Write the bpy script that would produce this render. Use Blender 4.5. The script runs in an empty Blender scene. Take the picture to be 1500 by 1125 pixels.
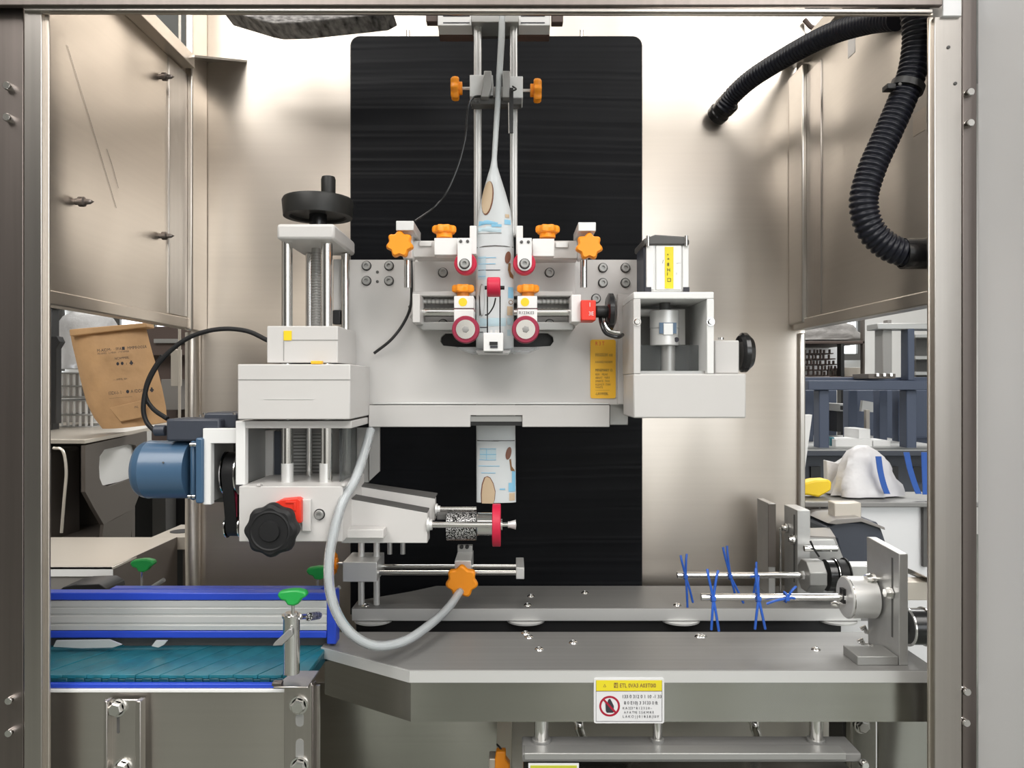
import bpy, bmesh, math, random
from mathutils import Vector, Matrix
random.seed(7)
S = bpy.context.scene
COL = S.collection
F = 1100.0            # focal length in pixels of the 1500x1125 frame
CZ = 1.40             # lens height above the floor
# ---------------------------------------------------------------- camera
cam = bpy.data.objects.new('camera', bpy.data.cameras.new('camera'))
COL.objects.link(cam)
cam.location = (0, 0, CZ); cam.rotation_euler = (math.pi/2, 0, 0)
cam.data.lens = F/1500*36; cam.data.sensor_width = 36; cam.data.clip_start = .02
S.camera = cam
# ---------------------------------------------------------------- world, lights, exposure
w = bpy.data.worlds.new('world'); S.world = w; w.use_nodes = True
w.node_tree.nodes['Background'].inputs[0].default_value = (.93, .96, 1, 1)
w.node_tree.nodes['Background'].inputs[1].default_value = .55
def area(name, loc, target, sx, sy, power, col=(1, .97, .93)):
    l = bpy.data.lights.new(name, 'AREA'); l.shape = 'RECTANGLE'; l.size = sx; l.size_y = sy
    l.energy = power; l.color = col
    o = bpy.data.objects.new(name, l); COL.objects.link(o); o.location = loc
    d = Vector(target)-Vector(loc); o.rotation_euler = d.to_track_quat('-Z', 'Y').to_euler()
    return o
area('ceiling_lamp', (-1.7, -1.5, 4.0), (-1.7, -1.5, 0), 1.7, 3.4, 108)
area('ceiling_lamp', (1.8, -1.5, 4.0), (1.8, -1.5, 0), 1.7, 3.4, 108)
area('ceiling_lamp', (0, -2.6, 3.9), (0, -2.0, 1), 3, 1.4, 22)
area('ceiling_lamp', (-.25, 1.35, 3.6), (-.1, 1.2, 1.2), 1.2, .5, 9, (1, .95, .88))
area('ceiling_lamp', (1.9, 4.2, 3.9), (1.9, 4.2, 0), 1.6, 1.6, 110, (1, .99, .97))
area('ceiling_lamp', (-1.9, 4.0, 3.9), (-1.9, 4.0, 0), 1.6, 1.6, 60, (1, .97, .93))
S.view_settings.view_transform = 'Standard'; S.view_settings.look = 'None'
S.view_settings.gamma = 1; S.view_settings.use_curve_mapping = False
S.view_settings.exposure = 0.36

# ---------------------------------------------------------------- materials
M = {}
def mat(name, col, rough=.5, metal=0.0, streak=None, sstr=.12, noise=None, nstr=.1, bump=0, bscale=40, wav=0,
        trans=0, alpha=1, emit=0, spec=None, coat=0, ior=None):
    m = bpy.data.materials.new(name); m.use_nodes = True; nt = m.node_tree; N = nt.nodes; L = nt.links
    b = N['Principled BSDF']
    b.inputs['Base Color'].default_value = (*col, 1); b.inputs['Roughness'].default_value = rough
    b.inputs['Metallic'].default_value = metal; b.inputs['Transmission Weight'].default_value = trans
    b.inputs['Alpha'].default_value = alpha; b.inputs['Coat Weight'].default_value = coat
    if ior: b.inputs['IOR'].default_value = ior
    if spec is not None: b.inputs['Specular IOR Level'].default_value = spec
    if emit:
        b.inputs['Emission Color'].default_value = (*col, 1); b.inputs['Emission Strength'].default_value = emit
    tc = N.new('ShaderNodeTexCoord')
    fac = None
    if streak or noise:
        mp = N.new('ShaderNodeMapping'); L.new(tc.outputs['Object'], mp.inputs['Vector'])
        mp.inputs['Scale'].default_value = streak if streak else (noise,)*3
        nz = N.new('ShaderNodeTexNoise'); nz.inputs['Scale'].default_value = 1; nz.inputs['Detail'].default_value = 5
        L.new(mp.outputs[0], nz.inputs['Vector']); fac = nz.outputs['Fac']
        s = sstr if streak else nstr
        mr = N.new('ShaderNodeMapRange'); L.new(fac, mr.inputs[0])
        mr.inputs[1].default_value = .25; mr.inputs[2].default_value = .75
        mr.inputs[3].default_value = 1-s; mr.inputs[4].default_value = 1+s
        vm = N.new('ShaderNodeVectorMath'); vm.operation = 'SCALE'; vm.inputs[0].default_value = col
        L.new(mr.outputs[0], vm.inputs['Scale']); L.new(vm.outputs[0], b.inputs['Base Color'])
        if metal > .3:
            mr2 = N.new('ShaderNodeMapRange'); L.new(fac, mr2.inputs[0])
            mr2.inputs[3].default_value = rough*.97; mr2.inputs[4].default_value = rough*1.03
            L.new(mr2.outputs[0], b.inputs['Roughness'])
    last = None
    if bump:
        nb = N.new('ShaderNodeTexNoise'); nb.inputs['Scale'].default_value = bscale; nb.inputs['Detail'].default_value = 3
        L.new(tc.outputs['Object'], nb.inputs['Vector'])
        bp = N.new('ShaderNodeBump'); bp.inputs['Strength'].default_value = bump; bp.inputs['Distance'].default_value = .01
        L.new(nb.outputs['Fac'], bp.inputs['Height']); L.new(bp.outputs[0], b.inputs['Normal']); last = bp
    if wav:
        nb = N.new('ShaderNodeTexNoise'); nb.inputs['Scale'].default_value = 3.2; nb.inputs['Detail'].default_value = 1
        mp = N.new('ShaderNodeMapping'); mp.inputs['Scale'].default_value = (1, 1, .45)
        L.new(tc.outputs['Object'], mp.inputs['Vector']); L.new(mp.outputs[0], nb.inputs['Vector'])
        bp = N.new('ShaderNodeBump'); bp.inputs['Strength'].default_value = wav; bp.inputs['Distance'].default_value = .1
        L.new(nb.outputs['Fac'], bp.inputs['Height'])
        if last: L.new(last.outputs[0], bp.inputs['Normal'])
        L.new(bp.outputs[0], b.inputs['Normal'])
    M[name] = m
    return m
mat('panel', (.67, .61, .545), .34, 1, streak=(3, 3, 160), sstr=.02, wav=.55)
mat('panel_cool', (.61, .58, .54), .34, 1, streak=(3, 3, 160), sstr=.02, wav=.55)
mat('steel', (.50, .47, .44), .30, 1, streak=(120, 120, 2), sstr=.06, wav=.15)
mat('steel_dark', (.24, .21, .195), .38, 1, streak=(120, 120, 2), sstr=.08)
mat('steel_table', (.245, .243, .237), .5, .25, streak=(2, 120, 120), sstr=.06)
mat('skirt', (.47, .465, .43), .25, 1, streak=(2, 2, 140), sstr=.04, wav=.6)
mat('alu', (.60, .60, .59), .42, .75, noise=60, nstr=.04)
mat('alu_light', (.72, .72, .71), .4, .45)
mat('alu_mid', (.40, .40, .39), .42, .6)
mat('chrome', (.78, .77, .75), .12, 1)
mat('white', (.60, .585, .57), .42, 0, noise=9, nstr=.02)
mat('white_clean', (.80, .80, .79), .4)
mat('grey', (.30, .295, .285), .5)
mat('grey_dark', (.09, .088, .085), .5)
mat('black', (.013, .013, .014), .42)
mat('black_gloss', (.012, .012, .013), .22)
mat('film', (.006, .0065, .008), .38, 0, noise=6, nstr=.3, spec=.10)
mat('rubber', (.011, .011, .012), .55, spec=.35)
mat('hose_black', (.008, .009, .016), .38, spec=.35)
mat('wheel', (.016, .016, .015), .45, spec=.35)
mat('orange', (1.0, .33, .012), .4, noise=30, nstr=.05)
mat('orange_dull', (.55, .19, .02), .5)
mat('crimson', (.56, .012, .05), .42)
mat('crimson_dark', (.30, .015, .05), .42)
mat('red', (.78, .04, .02), .4)
mat('yellow', (.90, .62, .02), .45)
mat('sticker', (.93, .52, .03), .5)
mat('sign_yellow', (.78, .66, .02), .5)
mat('sign_green', (.50, .52, .04), .5)
mat('sign_white', (.74, .74, .75), .5)
mat('ink', (.03, .03, .04), .6)
mat('ink_brown', (.22, .11, .04), .6)
mat('ink_red', (.38, .005, .03), .5)
mat('motor_blue', (.055, .115, .20), .33, 0, coat=.2)
mat('motor_dark', (.045, .052, .070), .45)
mat('green', (.02, .36, .07), .35)
mat('blue', (.025, .07, .55), .35)
mat('tie_blue', (.03, .13, .58), .4)
mat('strap_blue', (.02, .10, .42), .5)
mat('teal', (.016, .15, .20), .3, 0, noise=50, nstr=.25)
mat('teal_dark', (.006, .06, .085), .35)
mat('navy', (.060, .078, .125), .5, noise=4, nstr=.1)
mat('kraft', (.50, .30, .145), .65, noise=14, nstr=.12, bump=.35, bscale=18)
mat('sleeve', (.60, .63, .64), .35, noise=20, nstr=.03)
mat('print_blue', (.22, .50, .70), .4)
mat('print_pale', (.46, .60, .66), .4)
mat('print_brown', (.17, .06, .03), .4)
mat('print_tan', (.55, .42, .28), .4)
mat('clear', (.90, .93, .95), .12, 0, trans=.75, ior=1.3)
mat('acrylic', (.55, .57, .57), .08, 0, trans=.92, ior=1.1)
mat('bag_clear', (.75, .75, .76), .3, 0, trans=.55, ior=1.2, bump=.6, bscale=30)
mat('bag_white', (.68, .67, .68), .4, 0, bump=.5, bscale=22)
mat('beige', (.62, .57, .50), .35, .5)
mat('taupe', (.125, .108, .095), .45, .3)
mat('taupe_light', (.26, .245, .23), .45, .2)
mat('floor', (.17, .18, .16), .35, noise=3, nstr=.15)
mat('wall', (.72, .71, .69), .8, noise=2, nstr=.05)
mat('ceiling', (.55, .55, .55), .9, noise=2, nstr=.05)
mat('daylight', (.93, .97, 1.0), .5, emit=2.2)
mat('lamp_warm', (1, .93, .8), .5, emit=2.0)
mat('door_white', (.78, .78, .79), .4, .3)
mat('sheet', (.30, .285, .275), .6, streak=(90, 30, 260), sstr=1.0)
mat('brown_glass', (.22, .14, .115), .3, .4)
mat('wrap', (.22, .21, .20), .45, bump=.9, bscale=16)
mat('wood_dark', (.10, .07, .06), .6)
# knurling: small light pyramids on a dark ground
def knurl():
    m = mat('knurl', (.2, .2, .2), .35, .6); nt = m.node_tree; N = nt.nodes; L = nt.links
    tc = N.new('ShaderNodeTexCoord'); v = N.new('ShaderNodeTexVoronoi'); v.inputs['Scale'].default_value = 700
    cr = N.new('ShaderNodeValToRGB'); cr.color_ramp.interpolation = 'CONSTANT'
    cr.color_ramp.elements[0].color = (.015, .015, .015, 1); cr.color_ramp.elements[1].color = (.6, .6, .6, 1)
    cr.color_ramp.elements[1].position = .52
    L.new(tc.outputs['Object'], v.inputs['Vector']); L.new(v.outputs['Color'], cr.inputs[0])
    L.new(cr.outputs[0], N['Principled BSDF'].inputs['Base Color'])
knurl()

# ---------------------------------------------------------------- geometry helpers
def P(px, py, Y):
    """where the ray through pixel (px,py) is at real depth Y"""
    return Vector(((px-750)*Y/F, Y, CZ+(562-py)*Y/F))
ORG = {}
class B:
    def __init__(s): s.v = []; s.f = []; s.m = []; s.cur = 0
    def mi(s, i): s.cur = i; return s
    def add(s, vs, fs):
        n = len(s.v); s.v += [Vector(a) for a in vs]
        for q in fs: s.f.append([n+i for i in q]); s.m.append(s.cur)
        return s
    def box(s, x0, x1, y0, y1, z0, z1):
        if x1 < x0: x0, x1 = x1, x0
        if y1 < y0: y0, y1 = y1, y0
        if z1 < z0: z0, z1 = z1, z0
        v = [(x, y, z) for x in (x0, x1) for y in (y0, y1) for z in (z0, z1)]
        return s.add(v, [(0, 1, 3, 2), (4, 6, 7, 5), (0, 4, 5, 1), (2, 3, 7, 6), (0, 2, 6, 4), (1, 5, 7, 3)])
    def bx(s, px0, py0, px1, py1, Y0, Y1):
        a = P(px0, py0, Y0); b = P(px1, py1, Y0)
        return s.box(a.x, b.x, Y0, Y1, b.z, a.z)
    def cyl(s, a, b, r, r2=None, n=24):
        a = Vector(a); b = Vector(b); r2 = r if r2 is None else r2
        return s.lathe(a, b-a, [(0, 0), (0, r), ((b-a).length, r2), ((b-a).length, 0)], n)
    def lathe(s, o, axis, prof, n=28):
        """prof: (distance along axis, radius)"""
        o = Vector(o); ax = Vector(axis).normalized()
        u = ax.orthogonal().normalized(); w_ = ax.cross(u)
        rings = []; vs = []
        for d, r in prof:
            if r < 1e-7: rings.append([len(vs)]); vs.append(o+ax*d)
            else:
                rings.append(list(range(len(vs), len(vs)+n)))
                for k in range(n):
                    t = 2*math.pi*k/n; vs.append(o+ax*d+(u*math.cos(t)+w_*math.sin(t))*r)
        fs = []
        for A, C in zip(rings, rings[1:]):
            if len(A) == 1 and len(C) == 1: continue
            for k in range(n):
                k2 = (k+1) % n
                if len(A) == 1: fs.append((A[0], C[k2], C[k]))
                elif len(C) == 1: fs.append((A[k], A[k2], C[0]))
                else: fs.append((A[k], A[k2], C[k2], C[k]))
        return s.add(vs, fs)
    def cx(s, px0, px1, pyc, Y, rpx, n=24):
        return s.cyl(P(px0, pyc, Y), P(px1, pyc, Y), rpx*Y/F, n=n)
    def cz(s, pxc, py0, py1, Y, rpx, n=24):
        return s.cyl(P(pxc, py0, Y), P(pxc, py1, Y), rpx*Y/F, n=n)
    def cy(s, pxc, pyc, Y0, Y1, rpx, n=28):
        a = P(pxc, pyc, Y0); return s.cyl(a, (a.x, Y1, a.z), rpx*Y0/F, n=n)
    def prism(s, pts, vec):
        """planar outline extruded along vec"""
        pts = [Vector(p) for p in pts]; n = len(pts); vec = Vector(vec)
        return s.add(pts+[p+vec for p in pts], [list(range(n))[::-1], list(range(n, 2*n))] +
                     [(i, (i+1) % n, n+(i+1) % n, n+i) for i in range(n)])
    def pp(s, pts, Y0, Y1):
        """outline given in pixels at depth Y0, extruded straight back to Y1"""
        return s.prism([P(x, y, Y0) for x, y in pts], (0, Y1-Y0, 0))
    def ringp(s, outer, inner, vec):
        """outline with a hole (same point count), extruded"""
        n = len(outer); o = [Vector(p) for p in outer]; i_ = [Vector(p) for p in inner]; vec = Vector(vec)
        v = o+i_+[p+vec for p in o]+[p+vec for p in i_]; fs = []
        for k in range(n):
            j = (k+1) % n
            fs += [(k, n+k, n+j, j), (2*n+k, 2*n+j, 3*n+j, 3*n+k), (k, j, 2*n+j, 2*n+k), (n+k, 3*n+k, 3*n+j, n+j)]
        return s.add(v, fs)
    def tube(s, pts, r, n=12, caps=True):
        pts = [Vector(p) for p in pts]; rs = r if isinstance(r, (list, tuple)) else [r]*len(pts)
        t0 = (pts[1]-pts[0]).normalized(); u = t0.orthogonal().normalized(); vs = []; K = len(pts)
        for i, p in enumerate(pts):
            t = (pts[min(i+1, K-1)]-pts[max(i-1, 0)]).normalized()
            u = (u-t*u.dot(t)).normalized(); w_ = t.cross(u)
            for k in range(n):
                a = 2*math.pi*k/n; vs.append(p+(u*math.cos(a)+w_*math.sin(a))*rs[i])
        fs = [(i*n+k, i*n+(k+1) % n, (i+1)*n+(k+1) % n, (i+1)*n+k) for i in range(K-1) for k in range(n)]
        if caps: fs += [list(range(n))[::-1], list(range((K-1)*n, K*n))]
        return s.add(vs, fs)
    def ob(s, name, m, parent=None, bev=.0006, org=None, ang=35):
        o0 = ORG[parent] if parent is not None else (Vector(org) if org is not None else None)
        if o0 is None:
            xs = [v.x for v in s.v]; ys = [v.y for v in s.v]; zs = [v.z for v in s.v]
            o0 = Vector(((min(xs)+max(xs))/2, (min(ys)+max(ys))/2, min(zs)))
        me = bpy.data.meshes.new(name)
        me.from_pydata([v-o0 for v in s.v], [], s.f)
        ms = m if isinstance(m, (list, tuple)) else [m]
        for q in ms: me.materials.append(M[q])
        bm = bmesh.new(); bm.from_mesh(me); bm.faces.ensure_lookup_table()
        for fc, i in zip(bm.faces, s.m): fc.material_index = min(i, len(ms)-1); fc.smooth = True
        bmesh.ops.recalc_face_normals(bm, faces=bm.faces); bm.to_mesh(me); bm.free()
        me.set_sharp_from_angle(angle=math.radians(ang))
        o = bpy.data.objects.new(name, me); COL.objects.link(o)
        if parent is not None: o.parent = parent; ORG[o] = o0
        else: o.location = o0; ORG[o] = o0
        if bev:
            md = o.modifiers.new('bevel', 'BEVEL'); md.width = bev; md.segments = 2; md.limit_method = 'ANGLE'
            md.angle_limit = math.radians(40); md.use_clamp_overlap = True
        return o
def tag(o, label=None, cat=None, group=None, kind=None):
    if label: o['label'] = label
    if cat: o['category'] = cat
    if group: o['group'] = group
    if kind: o['kind'] = kind
    return o
def thing(name, label, cat, loc, group=None):
    o = bpy.data.objects.new(name, None); COL.objects.link(o); o.location = loc; o.empty_display_size = .02
    ORG[o] = Vector(loc); return tag(o, label, cat, group)
def part(name, parent, loc, label=None):
    o = bpy.data.objects.new(name, None); COL.objects.link(o); o.parent = parent; o.empty_display_size = .01
    o.location = Vector(loc)-ORG[parent]; ORG[o] = Vector(loc)
    if label: o['label'] = label
    return o
def put(mesh_ob, name, loc, parent, rot=(0, 0, 0), bev=True):
    """a copy sharing mesh data, its own origin at loc (world)"""
    o = mesh_ob.copy(); o.name = name; COL.objects.link(o); o.parent = parent
    o.location = Vector(loc)-(ORG[parent] if parent is not None else Vector()); o.rotation_euler = rot
    ORG[o] = Vector(loc); return o
def catmull(pts, k=10):
    p = [Vector(a) for a in pts]; p = [p[0]*2-p[1]]+p+[p[-1]*2-p[-2]]; out = []
    for i in range(1, len(p)-2):
        for j in range(k):
            t = j/k; a, b, c, d = p[i-1], p[i], p[i+1], p[i+2]
            out.append(.5*((2*b)+(c-a)*t+(2*a-5*b+4*c-d)*t*t+(3*b-a-3*c+d)*t**3))
    out.append(p[-2]); return out
def rrect(px0, py0, px1, py1, r, k=5, corners='tl tr br bl'):
    pts = []
    for nm, cx_, cy_, a0 in (('tl', px0+r, py0+r, 180), ('tr', px1-r, py0+r, 270), ('br', px1-r, py1-r, 0), ('bl', px0+r, py1-r, 90)):
        if nm in corners:
            for j in range(k+1):
                a = math.radians(a0+90*j/k); pts.append((cx_+r*math.cos(a), cy_+r*math.sin(a)))
        else:
            pts.append({'tl': (px0, py0), 'tr': (px1, py0), 'br': (px1, py1), 'bl': (px0, py1)}[nm])
    return pts
def star(c, axis, r, depth, lobes=7, amp=.12, hub=None, up=(0, 0, 1), n=56, b=None, phase=0):
    """lobed grip: c centre of the back face, axis towards the front"""
    b = b or B(); ax = Vector(axis).normalized(); u = Vector(up); u = (u-ax*u.dot(ax)).normalized(); w_ = ax.cross(u)
    c = Vector(c); prof = [(0, .86), (.14, .97), (.5, 1.0), (.84, .96), (1.0, .84)]; vs = []
    for d, sc in prof:
        for k in range(n):
            t = 2*math.pi*k/n+phase; rr = r*sc*(1-amp+amp*math.cos(lobes*t))
            vs.append(c+ax*depth*d+(u*math.cos(t)+w_*math.sin(t))*rr)
    K = len(prof)
    fs = [(i*n+k, i*n+(k+1) % n, (i+1)*n+(k+1) % n, (i+1)*n+k) for i in range(K-1) for k in range(n)]
    fs += [list(range(n))[::-1], list(range((K-1)*n, K*n))]
    b.add(vs, fs)
    return b
def text(body, size, px, py, Y, m, parent, name='lettering', rz=0, sx=1, bold=0):
    c = bpy.data.curves.new(name, 'FONT'); c.body = body; c.size = size*Y/F; c.align_x = 'LEFT'; c.align_y = 'CENTER'
    c.extrude = .00004; c.offset = bold; c.materials.append(M[m]); c.resolution_u = 2
    tmp = bpy.data.objects.new(name, c); me = bpy.data.meshes.new_from_object(tmp); me.name = name
    if not me.materials: me.materials.append(M[m])
    bpy.data.objects.remove(tmp); o = bpy.data.objects.new(name, me); COL.objects.link(o); o.parent = parent
    o.location = P(px, py, Y)-ORG[parent]; o.rotation_euler = (math.pi/2, rz, 0); o.scale = (sx, 1, 1)
    return o
# shared fasteners
_tmp = bpy.data.objects.new('origin', None); ORG[_tmp] = Vector()
def proto(b, m, bev=0, ang=35):
    ORG['z'] = Vector()
    me_o = b.ob('proto', m, None, bev, org=(0, 0, 0), ang=ang); COL.objects.unlink(me_o); return me_o
SOCKET = proto(B().lathe((0, 0, 0), (0, -1, 0), [(0, 0), (0, .0062), (.0042, .0062), (.005, .0054), (.005, .003), (.002, .003), (.002, 0)], 18)
               .mi(1).lathe((0, -.0001, 0), (0, -1, 0), [(0, .0062), (0, .0075), (.0006, .0075), (.0006, .0062)], 18), ['alu_mid', 'black'])
HEX = proto(B().lathe((0, 0, 0), (0, -1, 0), [(0, 0), (0, .012), (.002, .012), (.002, .0095)], 24)
            .lathe((0, -.002, 0), (0, -1, 0), [(0, .0095), (.006, .0095), (.0075, .0078), (.0075, 0)], 6), 'chrome')
DOME = proto(B().lathe((0, 0, 0), (0, 0, 1), [(0, 0), (0, .007), (.0015, .0062), (.003, .004), (.0034, .0025), (.0015, .002), (.0015, 0)], 16), 'chrome')
CAP = proto(B().lathe((0, 0, 0), (0, -1, 0), [(0, 0), (0, .0052), (.007, .0052), (.0085, .0042), (.0085, 0)], 16), 'chrome')
TINY = proto(B().lathe((0, 0, 0), (0, -1, 0), [(0, 0), (0, .0022), (.0012, .0022), (.0016, .0012), (.0016, 0)], 10), 'grey_dark')

# ================================================================ THE SETTING
def struct(b, name, m): return tag(b.ob(name, m, None, 0), kind='structure')
struct(B().box(-6, 6, -4, 7, -.1, 0), 'floor', 'floor')
struct(B().box(-6, 6, -4, 7, 4.2, 4.3), 'ceiling', 'ceiling')
struct(B().box(-6, 6, 7, 7.1, 0, 4.2), 'wall_back', 'wall')
struct(B().box(-6.1, -6, -4, 7, 0, 4.2), 'wall_left', 'wall')
struct(B().box(6, 6.1, -4, 7, 0, 4.2), 'wall_right', 'wall')
struct(B().box(-6, 6, -4.1, -4, 0, 4.2), 'wall_front', 'wall')
# far-wall windows seen through the cabinet's open sides, plus added glowing panels
def window(name, x0, x1, z0, z1, nx, nz, y=6.98):
    e = bpy.data.objects.new(name, None); COL.objects.link(e); e.location = ((x0+x1)/2, y, z0); ORG[e] = Vector(e.location)
    tag(e, kind='structure')
    B().box(x0, x1, y-.01, y, z0, z1).ob('glowing_pane', 'daylight', e, 0)
    for i in range(nx+1):
        x = x0+(x1-x0)*i/nx; B().box(x-.03, x+.03, y-.05, y-.01, z0, z1).ob('mullion', 'grey_dark', e, 0)
    for i in range(nz+1):
        z = z0+(z1-z0)*i/nz; B().box(x0, x1, y-.06, y-.01, z-.03, z+.03).ob('transom', 'grey_dark', e, 0)
window('window_1', -4.55, -4.18, CZ+.12, CZ+.75, 2, 5)
window('lamplit_wall_glow', 2.98, 3.22, CZ+.25, CZ+.9, 1, 1)  # glowing panel standing in for a lamp-lit patch of the far wall
window('reflection_glow_panel', 1.2, 5.4, 1.2, 3.2, 5, 2, y=-3.90)  # added bright panel behind the camera, for the steel to reflect
b = B().box(-5.6, -.5, -3.99, -3.95, 0, 3.3); struct(b, 'dark_reflection_panel', 'grey_dark')  # added dark slab behind the camera, giving the steel reflections contrast
window('window_3', -3.65, -3.0, CZ+.5, CZ+1.2, 2, 1)

# ================================================================ MACHINE CABINET
WL, WR, YB = -.610, .553, 1.475
cab = thing('machine_cabinet', 'open fronted stainless steel machine cabinet with posts, side panels and brushed back panel', 'machine cabinet', (0, 1.2, 0))
# front posts: face, inner return, outer flange
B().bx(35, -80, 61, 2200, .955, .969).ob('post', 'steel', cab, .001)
b = B().bx(61.5, -80, 72, 2200, .962, .966); b.ob('post_lip', 'panel', cab, .001)
B().bx(1369, 24, 1409, 2200, .955, .969).ob('post', 'steel', cab, .001)
B().bx(1360, 24, 1367.5, 2200, .962, .966).ob('post_lip', 'panel', cab, .001)
a = B().bx(-260, -80, 34, 2200, .962, .98); a.ob('hinge_flange', 'steel_dark', cab, .001)  # left flange: dark reflection put into a darker steel colour
B().bx(1410, -80, 1431, 2200, .962, .99).ob('hinge_flange', 'steel_dark', cab, .001)
B().bx(1381, -80, 1409, 23, .95, .98).ob('post_cap', 'door_white', cab, .001)
# top beam, its bright lower lip slightly tilted in the photograph
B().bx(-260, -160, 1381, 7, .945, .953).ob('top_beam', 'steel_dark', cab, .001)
z = P(0, 9, .955).z
B().prism([P(35, 8, .95), P(1367, 12, .95), P(1367, 18, .95), P(35, 15, .95)], (0, .006, 0)).ob('beam_lip', 'steel', cab, .001)
B().prism([P(62, 15, .955), P(1367, 18, .955), P(1367, 22, .955), P(62, 19, .955)], (0, .004, 0)).ob('beam_lip', 'panel', cab, .0005)
for px, py in ((15, 128), (15, 174), (18, 1023), (18, 1070), (1417, 137), (1417, 182), (1412, 1010), (1411, 1055)):
    p = P(px, py, .962); put(CAP, 'bolt', p, cab)
for px, py in ((1389, 69), (1399, 122)): put(TINY, 'screw', P(px, py, .955), cab)
# back panel with folded corner posts
B().box(-.630, .575, YB, YB+.004, CZ-1.25, CZ+.95).ob('back_panel', 'panel', cab, 0)
B().box(WL-.002, WL+.012, 1.405, YB, CZ+.10, CZ+.95).ob('corner_post', 'panel', cab, .003)
B().box(WL-.002, WL+.003, 1.33, 1.404, CZ+.125, CZ+.58).ob('corner_flange', 'steel', cab, .001)
B().cyl((WL-.012, YB-.012, CZ+.10), (WL-.012, YB-.012, CZ-1.2), .014).ob('corner_fold', 'panel', cab, 0)
B().box(WR-.010, WR+.002, 1.405, YB, CZ+.115, CZ+.60).ob('corner_post', 'panel_cool', cab, .003)
B().box(WR-.002, WR+.02, 1.34, 1.404, CZ+.125, CZ+.58).ob('corner_flange', 'steel', cab, .001)
B().box(WR+.008, WR+.02, YB-.01, YB, CZ+.10, CZ-1.2).ob('corner_fold', 'panel_cool', cab, .003)
# upper side panels and the tubes that edge them
B().box(WL-.003, WL, .968, 1.46, CZ+.12, CZ+.62).ob('side_panel', 'panel', cab, 0)
B().box(WR, WR+.003, .968, 1.46, CZ+.12, CZ+.62).ob('side_panel', 'panel_cool', cab, 0)
B().box(WL-.02, WL+.006, .968, 1.46, CZ+.104, CZ+.1235).ob('side_rail', 'panel', cab, .002)
B().box(WR-.006, WR+.02, .968, 1.46, CZ+.104, CZ+.1235).ob('side_rail', 'panel_cool', cab, .002)
B().box(WL, -.585, .99, 1.385, CZ+.582, CZ+.606).ob('upper_rail', 'panel', cab, .001)
B().box(WR-.025, WR+.003, .99, 1.40, CZ+.60, CZ+.625).ob('upper_rail', 'panel_cool', cab, .001)
B().prism([(WL, 1.36, CZ+.588), (-.575, 1.36, CZ+.592), (-.520, YB, CZ+.632), (WL, YB, CZ+.632)], (0, 0, .004)).ob('corner_gusset', 'steel', cab, 0)
B().prism([(WR, 1.26, CZ+.59), (WR-.02, 1.33, CZ+.60), (WR-.02, YB, CZ+.62), (WR+.003, YB, CZ+.62)], (0, 0, .004)).ob('corner_gusset', 'steel', cab, 0)
# small latch fittings on the left panel
for Y, py, s in ((1.05, 295, 1), (1.30, 112, 1), (1.30, 345, 1)):
    p = Vector((WL, Y, P(0, py, Y).z))
    l = B().lathe(p, (1, 0, 0), [(0, .0045), (.004, .0045), (.005, .007), (.012, .007), (.014, .004), (.020, .0035), (.026, 0)], 14).ob('latch', 'steel_dark', cab, 0)
# scratches in the panel face
for pts in (((98, 66), (130, 170), (170, 304)), ((156, 218), (165, 245), (173, 275))):
    q = [Vector((WL+.0006, -.61*F/(x-750), CZ+(562-y)*(-.61*F/(x-750))/F)) for x, y in pts]
    B().tube(q, .00022, 4).ob('scratch', 'steel_dark', cab, 0)
B().box(WR-.0006, WR-.0001, 1.003, 1.035, CZ+.340, CZ+.371).ob('paper_label', 'panel', cab, 0)
B().box(WR-.0006, WR-.0001, 1.21, 1.235, CZ+.535, CZ+.575).ob('paper_label', 'door_white', cab, 0)
# lower cabinet below the table
B().bx(455, 1000, 735, 1700, 1.22, 1.225).ob('lower_panel', 'skirt', cab, 0)
B().bx(735, 1000, 1240, 1700, 1.34, 1.345).ob('lower_panel', 'panel_cool', cab, 0)
B().bx(728, 1000, 750, 1700, 1.20, 1.219).ob('lower_post', 'beige', cab, .001)
B().bx(1234, 1040, 1245, 1700, 1.15, 1.2).ob('lower_post', 'grey_dark', cab, .001)
pst = B().bx(1246, 1040, 1284, 1700, 1.13, 1.15).ob('lower_post', 'skirt', cab, .002)
B().bx(1287, 1040, 1420, 1700, 1.08, 1.085).ob('lower_panel', 'skirt', cab, 0)
put(HEX, 'bolt', P(1262, 1062, 1.128), cab)
# door, swung open towards the right
door = thing('machine_door', 'white framed machine door swung open at the right edge of the cabinet', 'door', (.60, .95, .2))
dp = lambda t: (.5905+(.80-.5905)*t, .952-(.6)*t)      # hinge edge to free edge
def dpan(t0, t1, z0, z1, th, name, m, off=0):
    a, c = dp(t0), dp(t1)
    B().prism([(a[0]-off, a[1], z0), (c[0]-off, c[1], z0), (c[0]-off, c[1], z1), (a[0]-off, a[1], z1)], (th, 0, 0)).ob(name, m, door, .001)
dpan(0, .105, .2, 2.2, .02, 'door_frame', 'door_white')
dpan(.105, 1, .2, 2.2, .008, 'door_panel', 'door_white')
dpan(.118, .128, .2, CZ+.38, .004, 'door_trim', 'alu_light', .004)

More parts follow.
